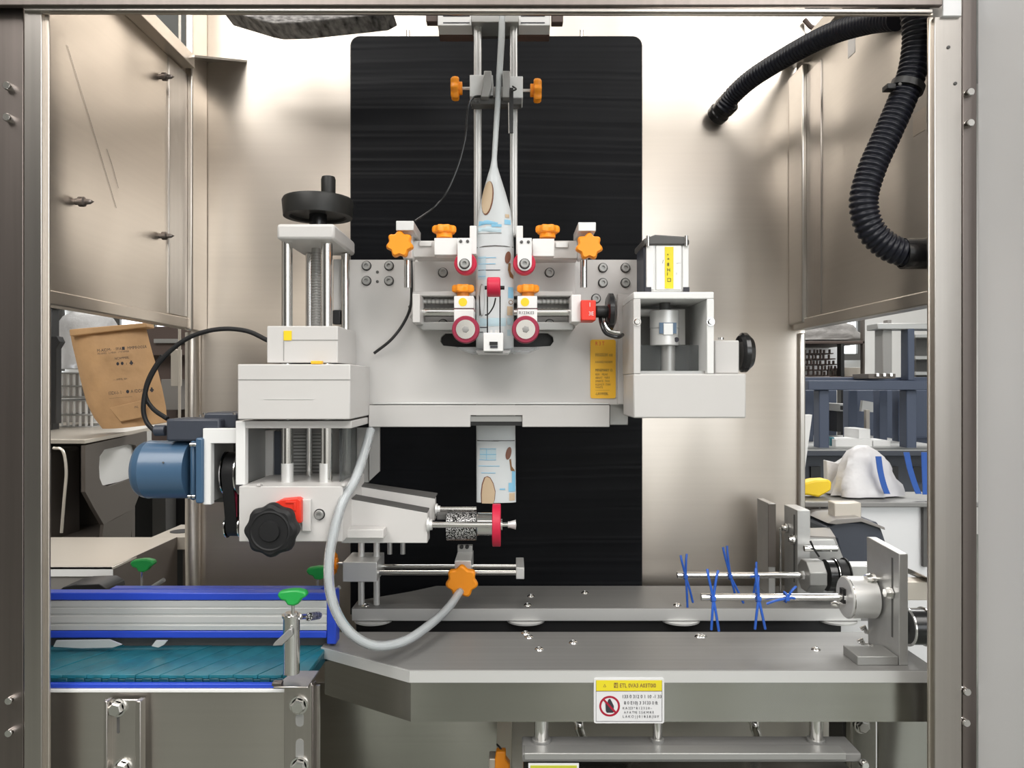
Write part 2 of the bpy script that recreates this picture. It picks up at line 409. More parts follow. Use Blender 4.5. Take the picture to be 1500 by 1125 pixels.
# ================================================================ BLACK BACKING BOARD
brd = thing('backing_board', 'tall black board with rounded top corners wrapped in rippled stretch film', 'board', P(727, 880, 1.45))
out = rrect(513, 52, 941, 900, 14, corners='tl tr')
B().pp(out, 1.452, 1.470).ob('board', 'black', brd, .001)
random.seed(3)
nr = 420; vs = []; fs = []; nc = 16
hgt = [0]*(nr+1); i = 0
while i <= nr:
    k = random.choice((1, 1, 2, 2, 3, 4)); hh = random.uniform(0, .0009)
    for j in range(k):
        if i+j <= nr: hgt[i+j] = hh*(1-j/k*.6)
    i += k
for i in range(nr+1):
    py = 53.5+(898-53.5)*i/nr
    e = 0 if py > 67 else 14-math.sqrt(max(0, 14**2-(67-py)**2))
    for c in range(nc+1):
        px = 514.5+e+(939.5-514.5-2*e)*c/nc
        t = c/nc
        k = min(nr, max(0, int(i+3*math.sin(t*2.2+i*.015))))
        p = P(px, py, 1.4515); p.y = 1.4505-hgt[k]*(.65+.35*math.sin(t*4+k*.37)) ; vs.append(p)
for i in range(nr):
    for c in range(nc):
        a = i*(nc+1)+c; fs.append((a, a+1, a+nc+2, a+nc+1))
B().add(vs, fs).ob('stretch_film', 'film', brd, 0, ang=60)
for px in (598, 852):
    bb = B(); bb.cz(px, 44, 54, 1.46, 3, 12); bb.ob('hanger_bolt', 'chrome', brd, 0)
tag(B().prism([P(x, y, 1.25) for x, y in ((322, 12), (385, 31), (400, 34), (440, 33), (560, 20), (575, 12))], (0, .06, 0)).ob('folded_sheet', 'sheet', None, .002),
    'grey printed sheet folded over behind the top beam, left of the black board', 'sheet')

# ================================================================ MACHINE TABLE
TZ = CZ-.386
tb = thing('front_table_plate', 'thick grey front table plate with angled left corner above a folded steel skirt', 'table plate', (.1, 1.1, TZ-.07))
top = [(-.1385, 1.013), (-.280, 1.105), (-.278, 1.17), (.575, 1.17), (.575, 1.013)]
top = [(x, y, TZ-.0175) for x, y in top]
B().prism(top, (0, 0, .0175)).ob('plate', 'steel_table', tb, .0008)
B().prism([(x, y-.0011, TZ-.0165) for x, y in ((-.1383, 1.013), (.575, 1.013), (.575, 1.0141), (-.1383, 1.0141))], (0, 0, .0155)).ob('edge_band', 'alu_light', tb, 0)
B().prism([(x, y, TZ-.0165) for x, y in ((-.281, 1.1042), (-.1389, 1.0118), (-.138, 1.0135), (-.280, 1.106))], (0, 0, .0155)).ob('edge_band', 'alu_light', tb, 0)
sk = [(-.137, 1.017), (-.276, 1.108)]
def sheet(p, q, z0, z1, th, name, m, par):
    B().prism([(p[0], p[1], z0), (q[0], q[1], z0), (q[0], q[1], z1), (p[0], p[1], z1)], (0, th, 0)).ob(name, m, par, 0)
sheet((-.137, 1.017), (.575, 1.017), CZ-.4575, TZ-.0175, .002, 'skirt', 'skirt', tb)
sheet((-.276, 1.107), (-.137, 1.017), CZ-.4575, TZ-.0175, .002, 'skirt_return', 'skirt', tb)
for px, py in ((770, 927.5), (775, 933), (790, 951), (840, 941), (1024, 932), (1029, 932), (1195, 951)):
    Y = .386*F/(py-562); put(DOME, 'screw', (P(px, py, Y).x, Y, TZ), tb)
rt = thing('rear_table_plate', 'thinner rear table plate with tapered left end in front of the black board', 'table plate', (.1, 1.35, TZ-.03))
pts = [(515, 890.5), (524, 879), (600, 866), (640, 857.5), (1330, 857.5), (1330, 890.5)]
pl = [(P(x, y, .386*F/(y-562)).x, .386*F/(y-562), TZ-.022) for x, y in pts]
B().prism(pl, (0, 0, .022)).ob('plate', 'steel_table', rt, .0008)
B().box(pl[0][0]+.001, .60, pl[0][1]-.0012, pl[0][1]+.0002, TZ-.021, TZ-.001).ob('edge_band', 'alu_light', rt, 0)
for px, py in ((535, 887), (778, 873), (773, 886), (857, 868), (992, 886)):
    Y = .386*F/(py-562); put(DOME, 'screw', (P(px, py, Y).x, Y, TZ), rt)
for px in (548, 770, 996, 1225):
    x = P(px, 910, 1.31).x
    d = B().lathe((x, 1.31, TZ-.0225), (0, 0, -1), [(0, 0), (0, .034), (.003, .034), (.006, .022), (.006, 0)], 32); d.ob('roller_disc', 'alu_light', rt, 0)
bt = thing('transfer_belt', 'black transfer belt running in the gap between the two table plates', 'belt', (.1, 1.22, TZ-.08))
B().box(-.27, .57, 1.172, 1.42, TZ-.052, TZ-.046).ob('belt', 'black_gloss', bt, .001)
B().box(-.27, .57, 1.30, 1.33, TZ-.046, TZ-.024).ob('belt_guide', 'black', bt, .001)
B().box(-.27, .57, 1.20, 1.203, TZ-.046, TZ-.044).ob('belt_edge', 'alu_mid', bt, 0)

# safety sign on the skirt
sg = thing('safety_sign', 'white safety sign with yellow header and red no-touching hand ring on the skirt', 'sign', P(921, 1058, 1.011))
B().pp(rrect(870, 993, 973, 1059, 3), 1.0105, 1.0165).ob('sign_plate', 'sign_white', sg, 0)
B().bx(873, 996, 970, 1011.5, 1.0102, 1.0104).ob('header', 'sign_yellow', sg, 0)
B().bx(873, 1011.6, 970, 1012.2, 1.0101, 1.0103).ob('header_rule', 'ink_brown', sg, 0)
for q in ((873, 996, 873.4, 1056.4), (873, 1056, 970, 1056.4), (969.6, 996, 970, 1056.4)):
    B().bx(*q, 1.0101, 1.0103).ob('border', 'ink', sg, 0)
YY = 1.0100
text('图 ETL 0VA3 A03T0I0', 8.4, 899, 1004, YY, 'ink_brown', sg, sx=.80, bold=.0001)
text('▵', 15, 883, 1004, YY, 'ink_brown', sg)
for s, x, y, z in (('133 0 312 0 1 10 -1 33', 911, 1020, 7), ('8 0 E10) 3 3133 0 8:', 914, 1029.3, 6.8),
                   ('K A 223 * B 1 2 3 2 0 –', 912, 1037, 5), ('A F A TYE  S S K M R E', 914, 1043.3, 5), ('L A K O ) J 0 1 8 3 8 (10 V', 912, 1049.3, 5.4)):
    o = text(s, z, x, y, YY, 'ink', sg, sx=.9); 
c = P(893, 1034, YY+.0003)
ring = lambda r: [(c.x+r*YY/F*math.cos(t*math.pi/24), c.y, c.z+r*YY/F*math.sin(t*math.pi/24)) for t in range(48)]
B().ringp(ring(15.2), ring(12.2), (0, .0003, 0)).ob('prohibition_ring', 'ink_red', sg, 0)
hand = [(887, 1032), (887, 1029), (888.5, 1029), (889.5, 1031), (890.5, 1026), (892, 1023.5), (894, 1023.5), (896, 1027), (898, 1031), (899.3, 1034), (899, 1038), (901, 1041.5), (897.5, 1043.5), (889, 1043.5), (887.5, 1041)]
B().pp(hand, YY, YY+.0003).ob('hand_symbol', 'ink', sg, 0)
B().prism([P(883, 1025, YY-.0002), P(885, 1023, YY-.0002), P(903.5, 1043, YY-.0002), P(901.5, 1045, YY-.0002)], (0, .0002, 0)).ob('prohibition_bar', 'ink_red', sg, 0)

# box under the table with its rods
ub = thing('lower_carriage_box', 'flat grey steel box standing on rods under the front table plate', 'machine box', (.25, 1.02, CZ-.62))
zt = CZ-.492
B().box(P(765, 0, 1.0).x, P(1262, 0, 1.0).x, 1.0, 1.05, zt-.012, zt).ob('lid', 'steel_table', ub, .002)
B().prism([(P(767, 0, 1).x, .998, zt-.03), (P(1255, 0, 1).x, .998, zt-.03), (P(1272, 0, 1).x, .998, zt-.05), (P(1272, 0, 1).x, .998, zt-.3), (P(767, 0, 1).x, .998, zt-.3)], (0, .05, 0)).ob('body', 'skirt', ub, .002)
B().bx(768, 1103, 1240, 1113, .997, 1.02).ob('front_rail', 'alu_mid', ub, .001)
for px, r in ((793, 11), (963, 7), (1195, 10)):
    q = B(); q.cyl((P(px, 0, 1.034).x, 1.034, zt), (P(px, 0, 1.034).x, 1.034, TZ-.018), r/F*1.02); q.ob('support_rod', 'chrome', ub, 0)
    q = B(); q.cyl((P(px, 0, 1.034).x, 1.034, zt), (P(px, 0, 1.034).x, 1.034, zt+.004), (r+3)/F); q.ob('rod_collar', 'alu_mid', ub, 0)
for px in (848, 1105):
    p = P(px, 1066, 1.12); B().tube(catmull([p+Vector((-.008, .01, .02)), p+Vector((0, 0, .006)), p, p+Vector((.004, 0, -.012)), p+Vector((.004, 0, -.03))], 5), .007, 12).ob('hook', 'chrome', ub, 0)
put(CAP, 'bolt', P(1264, 1117, .997), ub)
sn = thing('yellow_green_label', 'yellow-green label with white border on the box face below the sign', 'label', P(810, 1150, .995))
B().bx(774, 1118, 848, 1160, .9965, .998).ob('backing', 'sign_white', sn, 0); B().bx(777, 1121, 845, 1157, .996, .9965).ob('label_face', 'sign_green', sn, 0)
cl = thing('lever_clamp', 'orange lever clamp low down beside the under-table box', 'clamp', P(735, 1150, 1.1))
B().pp([(727, 1101), (741, 1101), (741, 1112), (747, 1120), (747, 1150), (725, 1150), (725, 1112)], 1.10, 1.115).ob('lever', 'orange', cl, .002)
B().bx(716, 1111, 730, 1150, 1.105, 1.13).ob('clamp_body', 'beige', cl, .002)
B().tube([P(736, 1101, 1.107), P(732, 1094, 1.11), P(728, 1090, 1.12)], .0015, 8).ob('wire', 'black', cl, 0)

# ================================================================ CONVEYOR ON THE LEFT
cv = thing('belt_conveyor', 'low belt conveyor with teal link belt and steel side plate at lower left', 'conveyor', (-.44, 1.05, CZ-.8))
bz = CZ-.389
X0, X1 = -.70, -.275
B().box(X0, X1, 1.003, 1.118, bz-.020, bz-.0055).ob('belt_bed', 'teal_dark', cv, .001)
B().box(X0, X1, 1.119, 1.124, bz-.02, CZ-.377).ob('gap_dark_strip', 'grey_dark', cv, 0)  # added strip; its dark colour stands for the shade in the gap under the rail
n = 13; link_pitch = (X1-X0)/n; slant = .045
for i in range(-3, n):                 # one plate per belt link, slanted joints
    a = X0+i*link_pitch; q = []
    g = .0011
    quad = [(a+g/2, 1.004), (a+link_pitch-g/2, 1.004), (a+link_pitch-g/2+slant*1.3, 1.118), (a+g/2+slant*1.3, 1.118)]
    quad = [(min(max(x, X0), X1), y) for x, y in quad]
    if quad[1][0]-quad[0][0] < .002 and quad[2][0]-quad[3][0] < .002: continue
    B().prism([(x, y, bz-.005) for x, y in quad], (0, 0, .005+random.uniform(-.0004, .0004))).ob('belt_link', 'teal', cv, .0005)
for i in range(18):
    a = X0+.004+i*.0225
    B().box(a, a+.013, 1.0005, 1.0065, bz-.013, bz-.0035).ob('hinge_knuckle', 'teal_dark', cv, .001)
B().box(X0, X1-.003, .994, 1.0015, bz-.014, bz-.008).ob('wear_strip', 'blue', cv, .001)
B().box(X0, X1-.003, .992, .9995, bz-.019, bz-.0145).ob('edge_strip', 'white_clean', cv, .001)
B().bx(60, 1004, 468, 1800, .995, .999).ob('side_plate', 'panel_cool', cv, 0)
for dY, lab in ((1.10, 'front'), (1.20, 'rear')):
    gr = thing('guide_rail', {'front': 'aluminium side guide rail with blue lips running behind the teal belt',
               'rear': 'second blue lipped guide rail showing just above the front one'}[lab], 'guide rail', P(280, 945, dY), 'conveyor guide rails')
    dz = 0 if lab == 'front' else P(0, 862, 1.2).z-P(0, 868, 1.1).z
    x0 = -.74 if lab == 'front' else P(160, 0, dY).x; x1 = P(478, 0, 1.10).x if lab == 'front' else P(470, 0, dY).x
    zf = lambda py: P(0, py, 1.10).z+dz
    B().box(x0, x1, dY, dY+.02, zf(879), zf(868)).ob('upper_lip', 'blue', gr, .0015)
    prof = []
    for y, d in ((880, .002), (889, .002), (889.5, .004), (891, .004), (891.5, .002), (899, .002), (900, .005), (902, .005), (903, .002), (912, .001), (913, .004), (915, .004), (916, .001), (923, .001)): prof.append((x0, dY+d, zf(y)))
    prof += [(x0, dY+.018, zf(923)), (x0, dY+.018, zf(880))]
    B().prism(prof, (x1-x0, 0, 0)).ob('profile', 'alu_light', gr, .0003)
    B().box(x0, x1, dY, dY+.02, zf(934.5), zf(924)).ob('lower_lip', 'blue', gr, .0015)
    B().box(x1, x1+.014, dY+.001, dY+.024, zf(944 if lab == 'front' else 930), zf(866)).ob('end_cap', 'blue', gr, .002)
# debris under the guide
for i, pts in enumerate((((78, 947), (82, 938), (160, 937), (178, 944), (165, 948), (120, 949)), ((222, 946), (228, 938), (245, 938), (240, 944), (232, 948)))):
    tag(B().pp(pts, 1.085, 1.088).ob('paper_scrap', 'alu_light', None, 0), ('crumpled grey scrap wedged over the teal belt at far left', 'small folded white scrap on the teal belt, right of the larger scrap')[i], 'scrap', 'paper scraps on the belt')

def tknob(p, name, m, par, w=.020):
    """two-winged clamp handle seen from the front"""
    k = w/.020; p = Vector(p); o = [(-20, 6), (-17, 12), (-6, 14), (0, 15), (8, 15), (19, 12), (21, 5), (14, 1), (9, -7), (3, -10), (-6, -9), (-9, -2), (-15, -1)]
    return B().prism([p+Vector((x*.00095*k, -.007*k, z_*.00085*k)) for x, z_ in o], (0, .014*k, 0)).ob(name, m, par, .0025)
st = thing('guide_rail_stand', 'chrome clamp stand with green handle bolted to the conveyor side plate', 'clamp stand', P(436, 1125, .985))
B().bx(416, 1000, 457, 1300, .978, .982).ob('bracket_plate', 'steel', st, .001)
B().box(P(455, 0, .978).x, P(459, 0, .978).x, .978, .994, P(0, 1300, .978).z, P(0, 1003, .978).z).ob('bracket_side', 'steel_dark', st, .001)
zt2 = CZ-.392
tabp = [(P(398, 0, .96).x, .965, zt2), (P(450, 0, .96).x, .965, zt2), (P(462, 0, 1.).x, 1.02, zt2), (P(425, 0, 1.0).x, 1.02, zt2)]
B().prism(tabp, (0, 0, .003)).ob('bracket_tab', 'steel', st, .001)
B().bx(398, 1000, 412, 1005, .965, .975).ob('tab_lip', 'steel_dark', st, .0005)
Yp = .988
B().cyl(P(427, 985, Yp), P(427, 903, Yp), 12*Yp/F).ob('post_tube', 'chrome', st, 0)
B().lathe(P(427, 903, Yp), (0, 0, 1), [(0, 0), (0, .0125), (.003, .0125), (.003, .009), (.006, .008), (.006, 0)], 24).ob('tube_cap', 'chrome', st, 0)
B().cyl(P(429, 902, Yp-.006), P(429, 886, Yp-.006), .0022).ob('clamp_screw', 'chrome', st, 0)
tknob(P(429, 876, Yp-.006), 'handle', 'green', st)
B().prism([P(401, 942, .968), P(399, 946, .968), P(413, 945, .968), P(429, 930, .968), P(428, 921, .968), P(423, 921, .968)], (0, .008, 0)).ob('lever', 'alu_mid', st, .001)
B().cyl(P(440, 903, Yp), P(466, 901, Yp+.09), .0035).ob('cross_rod', 'chrome', st, 0)
B().cyl(P(452, 903, Yp+.03), P(466, 901, Yp+.08), .0055).ob('rod_knurl', 'knurl', st, 0)
put(HEX, 'bolt', P(438, 1032, .978), st); put(HEX, 'bolt', P(439, 1121, .978), st)
B().pp(rrect(433, 1082, 445, 1112, 5.9), .9775, .9785).ob('slot', 'alu_mid', st, 0)
B().pp(rrect(433, 1044, 445, 1064, 5.9), .9775, .9785).ob('slot', 'alu_mid', st, 0)
br = thing('channel_bracket', 'steel channel bracket with slotted face on the conveyor side plate, left of the stand', 'bracket', P(180, 1125, .985))
B().bx(152, 1024, 207, 1300, .984, .9875).ob('web', 'panel_cool', br, .002)
B().bx(152, 1027, 157, 1300, .972, .986).ob('flange', 'steel', br, .001)
B().bx(198, 1027, 206, 1300, .972, .986).ob('flange', 'steel', br, .001)
put(HEX, 'bolt', P(172, 1036, .984), br); put(HEX, 'bolt', P(180, 1124, .984), br)
B().pp(rrect(171, 1046, 175, 1074, 1.9), .9835, .9845).ob('slot', 'grey_dark', br, 0)
for p, lab, Y in (((210, 829), 'green handled clamp standing behind the guide rails, below the blue motor', 1.27), ((467, 840), 'green handled clamp half hidden by the clear hose, near the guide rail ends', 1.26)):
    g = thing('rail_clamp', lab, 'clamp', P(p[0], p[1]+30, Y), 'clamps behind the rails')
    tknob(P(p[0], p[1], Y), 'handle', 'green', g, .021)
    B().cyl(P(p[0]-2, p[1]+8, Y), P(p[0]-2, p[1]+34, Y), .0022).ob('clamp_screw', 'chrome', g, 0)
    B().cyl(P(p[0]-8, p[1]+34, Y), P(p[0]-8, p[1]+75, Y), .011).ob('post_tube', 'chrome', g, 0)
    B().cyl(P(p[0]+14, p[1]+30, Y), P(p[0]+30, p[1]+20, Y-.01), .0035).ob('lever', 'alu_mid', g, 0)

# ================================================================ HEAD PLATE (white machine face in the middle)
hp = thing('head_plate', 'wide white head plate bolted across the black board, with fold along its lower edge', 'machine plate', P(715, 625, 1.16))
out = [(500, 380), (600, 380), (605, 372), (845, 372), (850, 380), (940, 380), (940, 592), (500, 592)]
slotpts = rrect(645, 487, 811, 508, 10.2, k=6)
# plate with a real through slot: rows of faces around the slot
def plate_with_hole(out_rect, hole, Y0, Y1):
    x0, y0, x1, y1 = out_rect; cx_, cy_ = (645+811)/2, 497.5; o = []
    for x, y in hole:        # matching outer point for every slot point
        dx, dy = x-cx_, y-cy_
        t = min((((x1 if dx > 0 else x0)-cx_)/dx) if abs(dx) > 1e-6 else 1e9, (((y1 if dy > 0 else y0)-cy_)/dy) if abs(dy) > 1e-6 else 1e9)
        o.append((cx_+dx*t, cy_+dy*t))
    return B().ringp([P(x, y, Y0) for x, y in o], [P(x, y, Y0) for x, y in hole], (0, Y1-Y0, 0))
hole = []
hp_pts = rrect(645, 487, 811, 508, 10.2, k=6)
# corner rays so the outer rectangle keeps its corners
cxc, cyc = 728, 497.5
def ray_pt(x, y):       # stadium boundary towards (x,y)
    import math as m
    a = m.atan2(y-cyc, x-cxc); lo, hi = 0, 200
    for _ in range(40):
        mid = (lo+hi)/2; qx, qy = mid*m.cos(a), mid*m.sin(a)
        ex = max(abs(qx)-72.8, 0); inside = (ex*ex+qy*qy) < 10.4**2
        lo, hi = (mid, hi) if inside else (lo, mid)
    return (cxc+lo*m.cos(a), cyc+lo*m.sin(a))
outer = []
R = (500, 380, 940, 592)
for i in range(20): outer.append((R[0]+(R[2]-R[0])*i/20, R[1]))
for i in range(12): outer.append((R[2], R[1]+(R[3]-R[1])*i/12))
for i in range(20): outer.append((R[2]-(R[2]-R[0])*i/20, R[3]))
for i in range(12): outer.append((R[0], R[3]-(R[3]-R[1])*i/12))
inner = [ray_pt(*q) for q in outer]
B().ringp([P(x, y, 1.14) for x, y in outer], [P(x, y, 1.14) for x, y in inner], (0, .012, 0)).ob('face_plate', 'white', hp, 0)
B().bx(640, 484, 816, 512, 1.156, 1.158).ob('slot_backing', 'black', hp, 0)
flp = [(540, 593), (893, 593), (893, 625), (765, 625), (765, 608), (689, 608), (689, 625), (540, 625)]
B().pp(flp, 1.128, 1.14).ob('folded_lip', 'white', hp, .001)
B().bx(546, 589, 893, 592, 1.128, 1.14).ob('fold_edge', 'alu_light', hp, .001)
B().bx(689, 609, 765, 617, 1.132, 1.14).ob('slot_bar', 'alu_mid', hp, 0)
B().bx(689, 617, 765, 623, 1.133, 1.14).ob('slot_shadow_gap', 'black', hp, 0)
B().bx(893, 590, 920, 622, 1.145, 1.16).ob('rear_lip', 'alu_mid', hp, .001)
B().bx(905, 430, 931, 592, 1.133, 1.139).ob('side_strip', 'white', hp, .001)
for px, py in ((537, 389), (570, 389), (537, 411), (570, 411), (883, 392), (916, 392), (883, 414), (916, 414)):
    put(SOCKET, 'bolt', P(px, py, 1.14), hp)
for px, py in ((553, 398), (553, 412), (600, 449), (600, 455), (917, 499)): put(TINY, 'screw', P(px, py, 1.14), hp)
bk = B().pp([(607, 382), (843, 382), (843, 480), (617, 480), (600, 464), (607, 455)], 1.128, 1.14).ob('backing_plate', 'white', hp, .0012)
for px, py in ((649, 399), (805, 399), (649, 474), (805, 474)): put(SOCKET, 'bolt', P(px, py, 1.128), hp)
put(SOCKET, 'bolt', P(873, 437, 1.14), hp)
yl = thing('yellow_data_label', 'upright yellow-orange label with lines of small print on the white head plate', 'label', P(884, 583, 1.139))
B().pp(rrect(865, 497, 902, 583, 3), 1.1382, 1.1398).ob('label_face', 'sticker', yl, 0)
for s, y, z, m in (('R 3 T', 503, 8, 'red'), ('MINERUM 100', 520, 5.5, 'ink_brown'), ('—————', 517, 5, 'ink_brown'), ('HAARD NORM', 530, 5, 'ink_brown'), ('MINEMARY O.', 542, 5.5, 'ink'), ('BIJSR    PIJUAS', 548, 4, 'ink_brown'), ('ABAAT   ЧИМ', 553, 4.4, 'ink_brown'),
                   ('SMARTE  ПНН', 558, 4.4, 'ink_brown'), ('RGEVISTI  ПНН', 563, 4.4, 'ink_brown'), ('VANITE', 567, 4.4, 'ink_brown'), ('———————', 571, 4, 'ink_brown'), ('-LAVWEBL', 576.5, 5.5, 'ink')):
    text(s, z, 872, y, 1.1380, m, yl, sx=.75)

# ---------------------------------------------------------------- lower roller carriage
lc = thing('lower_roller_carriage', 'white bracket with steel guide rods carrying two sliding crimson roller blocks', 'carriage', P(722, 482, 1.12))
B().bx(604, 430, 615, 472, 1.06, 1.127).ob('end_plate', 'white', lc, .001)
B().bx(837, 431, 851, 471, 1.06, 1.127).ob('end_plate', 'white_clean', lc, .001)
B().pp([(603, 471), (840, 471), (840, 483), (618, 483)], 1.10, 1.127).ob('base_plate', 'alu_mid', lc, .001)
B().bx(604, 426, 840, 433, 1.09, 1.127).ob('cover_strip', 'white', lc, .001)
B().cx(613, 839, 457, 1.103, 6.5).ob('guide_rod', 'chrome', lc, 0)
B().cx(613, 839, 441, 1.108, 3.6).ob('lead_screw', 'alu_light', lc, 0)
q = B()
for x in range(625, 836, 6):
    if not 660 < x < 792: q.cx(x, x+2.5, 441, 1.108, 4.6, 14)
tag(q.ob('screw_thread', 'alu_mid', lc, 0), kind='stuff')
for px0, px1, cxp, stx, side in ((665, 694, 682, 678, 'left'), (758, 787, 770, 769, 'right')):
    t = thing('slide_block', 'white slide block with round yellow sticker and bottom crimson roller, %s of the film' % side, 'slide block', P((px0+px1)/2, 480, 1.07), 'slide blocks')
    B().bx(px0, 433, px1, 451, 1.045, 1.11).ob('block', 'white_clean', t, .001)
    B().bx(px0, 451, px1, 452.5, 1.050, 1.105).ob('gasket', 'crimson_dark', t, 0)
    B().bx(px0, 452.5, px1, 482, 1.045, 1.11).ob('block', 'white_clean', t, .001)
    q = B(); q.cyl(P(stx, 442, 1.0446), P(stx, 442, 1.0446)+Vector((0, .0004, 0)), 6.5/F); q.ob('round_sticker', 'yellow', t, 0)
    k = part('guide_roller', t, P(cxp, 502, 1.03))
    c = P(cxp, 482, 1.02)
    B().lathe(c, (0, 1, 0), [(0, .0135), (0, .0175), (.002, .0188), (.011, .0188), (.013, .0175), (.013, .0135)], 40).ob('tyre', 'crimson_dark', k, 0)
    B().lathe(c+Vector((0, -.0015, 0)), (0, 1, 0), [(0, 0), (0, .013), (.001, .0136), (.012, .0136), (.012, 0)], 36).ob('hub', 'chrome', k, 0)
    B().lathe(c+Vector((0, -.003, 0)), (0, 1, 0), [(0, 0), (0, .003), (.0005, .0045), (.0015, .005), (.0015, 0)], 6).ob('centre_bolt', 'grey', k, 0)
    B().cyl(c+Vector((0, .012, 0)), c+Vector((0, .03, 0)), .005).ob('axle', 'chrome', k, 0)
    o = part('clamp_knob', t, P((px0+px1)/2, 427, 1.08), 'orange star knob')
    c2 = P((px0+px1)/2-(1 if side == 'left' else -1), 427, 1.08)
    star(c2-Vector((0, 0, .001)), (0, 0, 1), .0165, .0105, 7, .1, up=(0, 1, 0)).ob('grip', 'orange', o, 0)
    B().cyl(c2-Vector((0, 0, .007)), c2, .009).ob('hub', 'orange_dull', o, 0)
text('R123K03', 6, 760, 458, 1.0448, 'ink', t)
ri = part('position_indicator', lc, P(862, 469, 1.07), 'red counter block with black handwheel')
B().bx(851, 439, 873, 469, 1.05, 1.09).ob('counter', 'red', ri, .0015)
text('I', 9, 863, 446, 1.0495, 'sign_white', ri); text('3E', 8, 862, 459, 1.0495, 'sign_white', ri)
B().cx(873, 889, 456, 1.07, 9).ob('shaft_sleeve', 'black', ri, .001)
B().lathe(P(888, 456, 1.07), (1, 0, 0), [(0, 0), (0, .020), (.003, .0262), (.009, .0262), (.013, .018), (.013, 0)], 32).ob('handwheel', 'black_gloss', ri, 0)
cc = thing('cable_clip', 'bent black and chrome loop hanging below the red counter handwheel', 'clip', P(895, 497, 1.06))
B().tube(catmull([P(879, 462, 1.075), P(881, 474, 1.06), P(888, 488, 1.055), P(905, 493, 1.055), P(912, 490, 1.07)], 6), .0028, 10).ob('outer_loop', 'black_gloss', cc, 0)
B().tube(catmull([P(885, 462, 1.07), P(887, 475, 1.06), P(894, 484, 1.055), P(908, 487, 1.055)], 6), .0026, 10).ob('inner_loop', 'chrome', cc, 0)

# ---------------------------------------------------------------- upper roller arms (mirrored pair)
for side, d in (('left', dict(bar=(603, 352, 672, 376), blk=(636, 348, 670, 373), kn=(651, 341), pl=(670, 348, 691, 396), rc=(682, 386), bo=((675, 353), (685, 353)),
                              sm=(580, 323, 606, 337), arm=((606, 323), (622, 353), (600, 353), (592, 337)), st=(587, 359), rod=(597, 372, 421), u=(688, 330, 698, 372), nut=(614, 353, 632, 360))),
                ('right', dict(bar=(779, 352, 846, 378), blk=(780, 349, 812, 375), kn=(802, 343), pl=(758, 348, 779, 396), rc=(768, 386), bo=((764, 354), (774, 354)),
                               sm=(847, 325, 873, 338), arm=((847, 325), (833, 353), (850, 353), (862, 338)), st=(862, 362), rod=(855, 372, 421), u=(756, 330, 766, 372), nut=(814, 354, 832, 362)))):
    a = thing('upper_roller_arm', 'white upper roller arm with bar and clamp block, %s of the hanging film' % side, 'roller arm', P(sum(d['bar'][::2])/2, 378, 1.10), 'upper roller arms')
    B().bx(*d['bar'], 1.075, 1.10).ob('bar', 'white', a, .001)
    x0, y0, x1, y1 = d['bar']; B().bx(x0+6, y1-2, x1, y1+2, 1.08, 1.11).ob('bar_flange', 'white', a, .001)
    B().bx(*d['nut'], 1.072, 1.076).ob('slide_key', 'alu_light', a, .0005)
    B().bx(*d['blk'], 1.055, 1.105).ob('clamp_block', 'white_clean', a, .001)
    pl_ = d['pl']; B().pp(rrect(pl_[0], pl_[1], pl_[2], pl_[3], 10, corners='bl br'), 1.045, 1.049).ob('roller_plate', 'white_clean', a, .0006)
    for q_ in d['bo']: put(TINY, 'screw', P(q_[0], q_[1], 1.045), a)
    put(SOCKET, 'axle_bolt', P(pl_[0]/2+pl_[2]/2, 386, 1.045), a)
    B().bx(*d['u'], 1.07, 1.11).ob('film_guide', 'white_clean', a, .001)
    rc = P(*d['rc'], 1.055)
    r_ = part('guide_roller', a, rc-Vector((0, 0, .018)), 'crimson roller')
    B().lathe(rc-Vector((0, .005, 0)), (0, 1, 0), [(0, 0), (0, .0145), (.0015, .0158), (.012, .0158), (.0135, .0145), (.0135, 0)], 40).ob('tyre', 'crimson', r_, 0)
    k = part('clamp_knob', a, P(d['kn'][0], 348, 1.08), 'orange star knob')
    c = P(d['kn'][0], 346, 1.08); B().cyl(c-Vector((0, 0, .002)), c+Vector((0, 0, .006)), .0115).ob('hub', 'orange', k, 0)
    star(c+Vector((0, 0, .0045)), (0, 0, 1), .0180, .0105, 7, .1, up=(0, 1, 0)).ob('grip', 'orange', k, 0)
    s_ = part('side_arm', a, P(d['sm'][0], 340, 1.05))
    z1, z0 = P(0, d['sm'][1], 1.02).z, P(0, d['sm'][3], 1.02).z
    xa, xb = P(d['sm'][0], 0, 1.02).x, P(d['sm'][2], 0, 1.02).x
    B().box(xa, xb, 1.02, 1.10, z0, z1).ob('arm_bar', 'alu_light', s_, .0008)
    B().bx(d['rod'][0]-7, 340, d['rod'][0]+7, 378, 1.055, 1.085).ob('clamp_body', 'alu_light', s_, .001)
    B().cz(d['rod'][0], d['rod'][1], d['rod'][2], 1.068, 5.2).ob('hanging_rod', 'chrome', s_, 0)
    k = part('clamp_knob', a, P(d['st'][0], d['st'][1]+20, 1.03), 'orange star knob')
    c = P(*d['st'], 1.035); star(c, (0, -1, 0), .0192, .014, 7, .105, phase=.25).ob('grip', 'orange', k, 0)
    B().cyl(c, c+Vector((0, .02, 0)), .009).ob('hub', 'orange', k, 0)

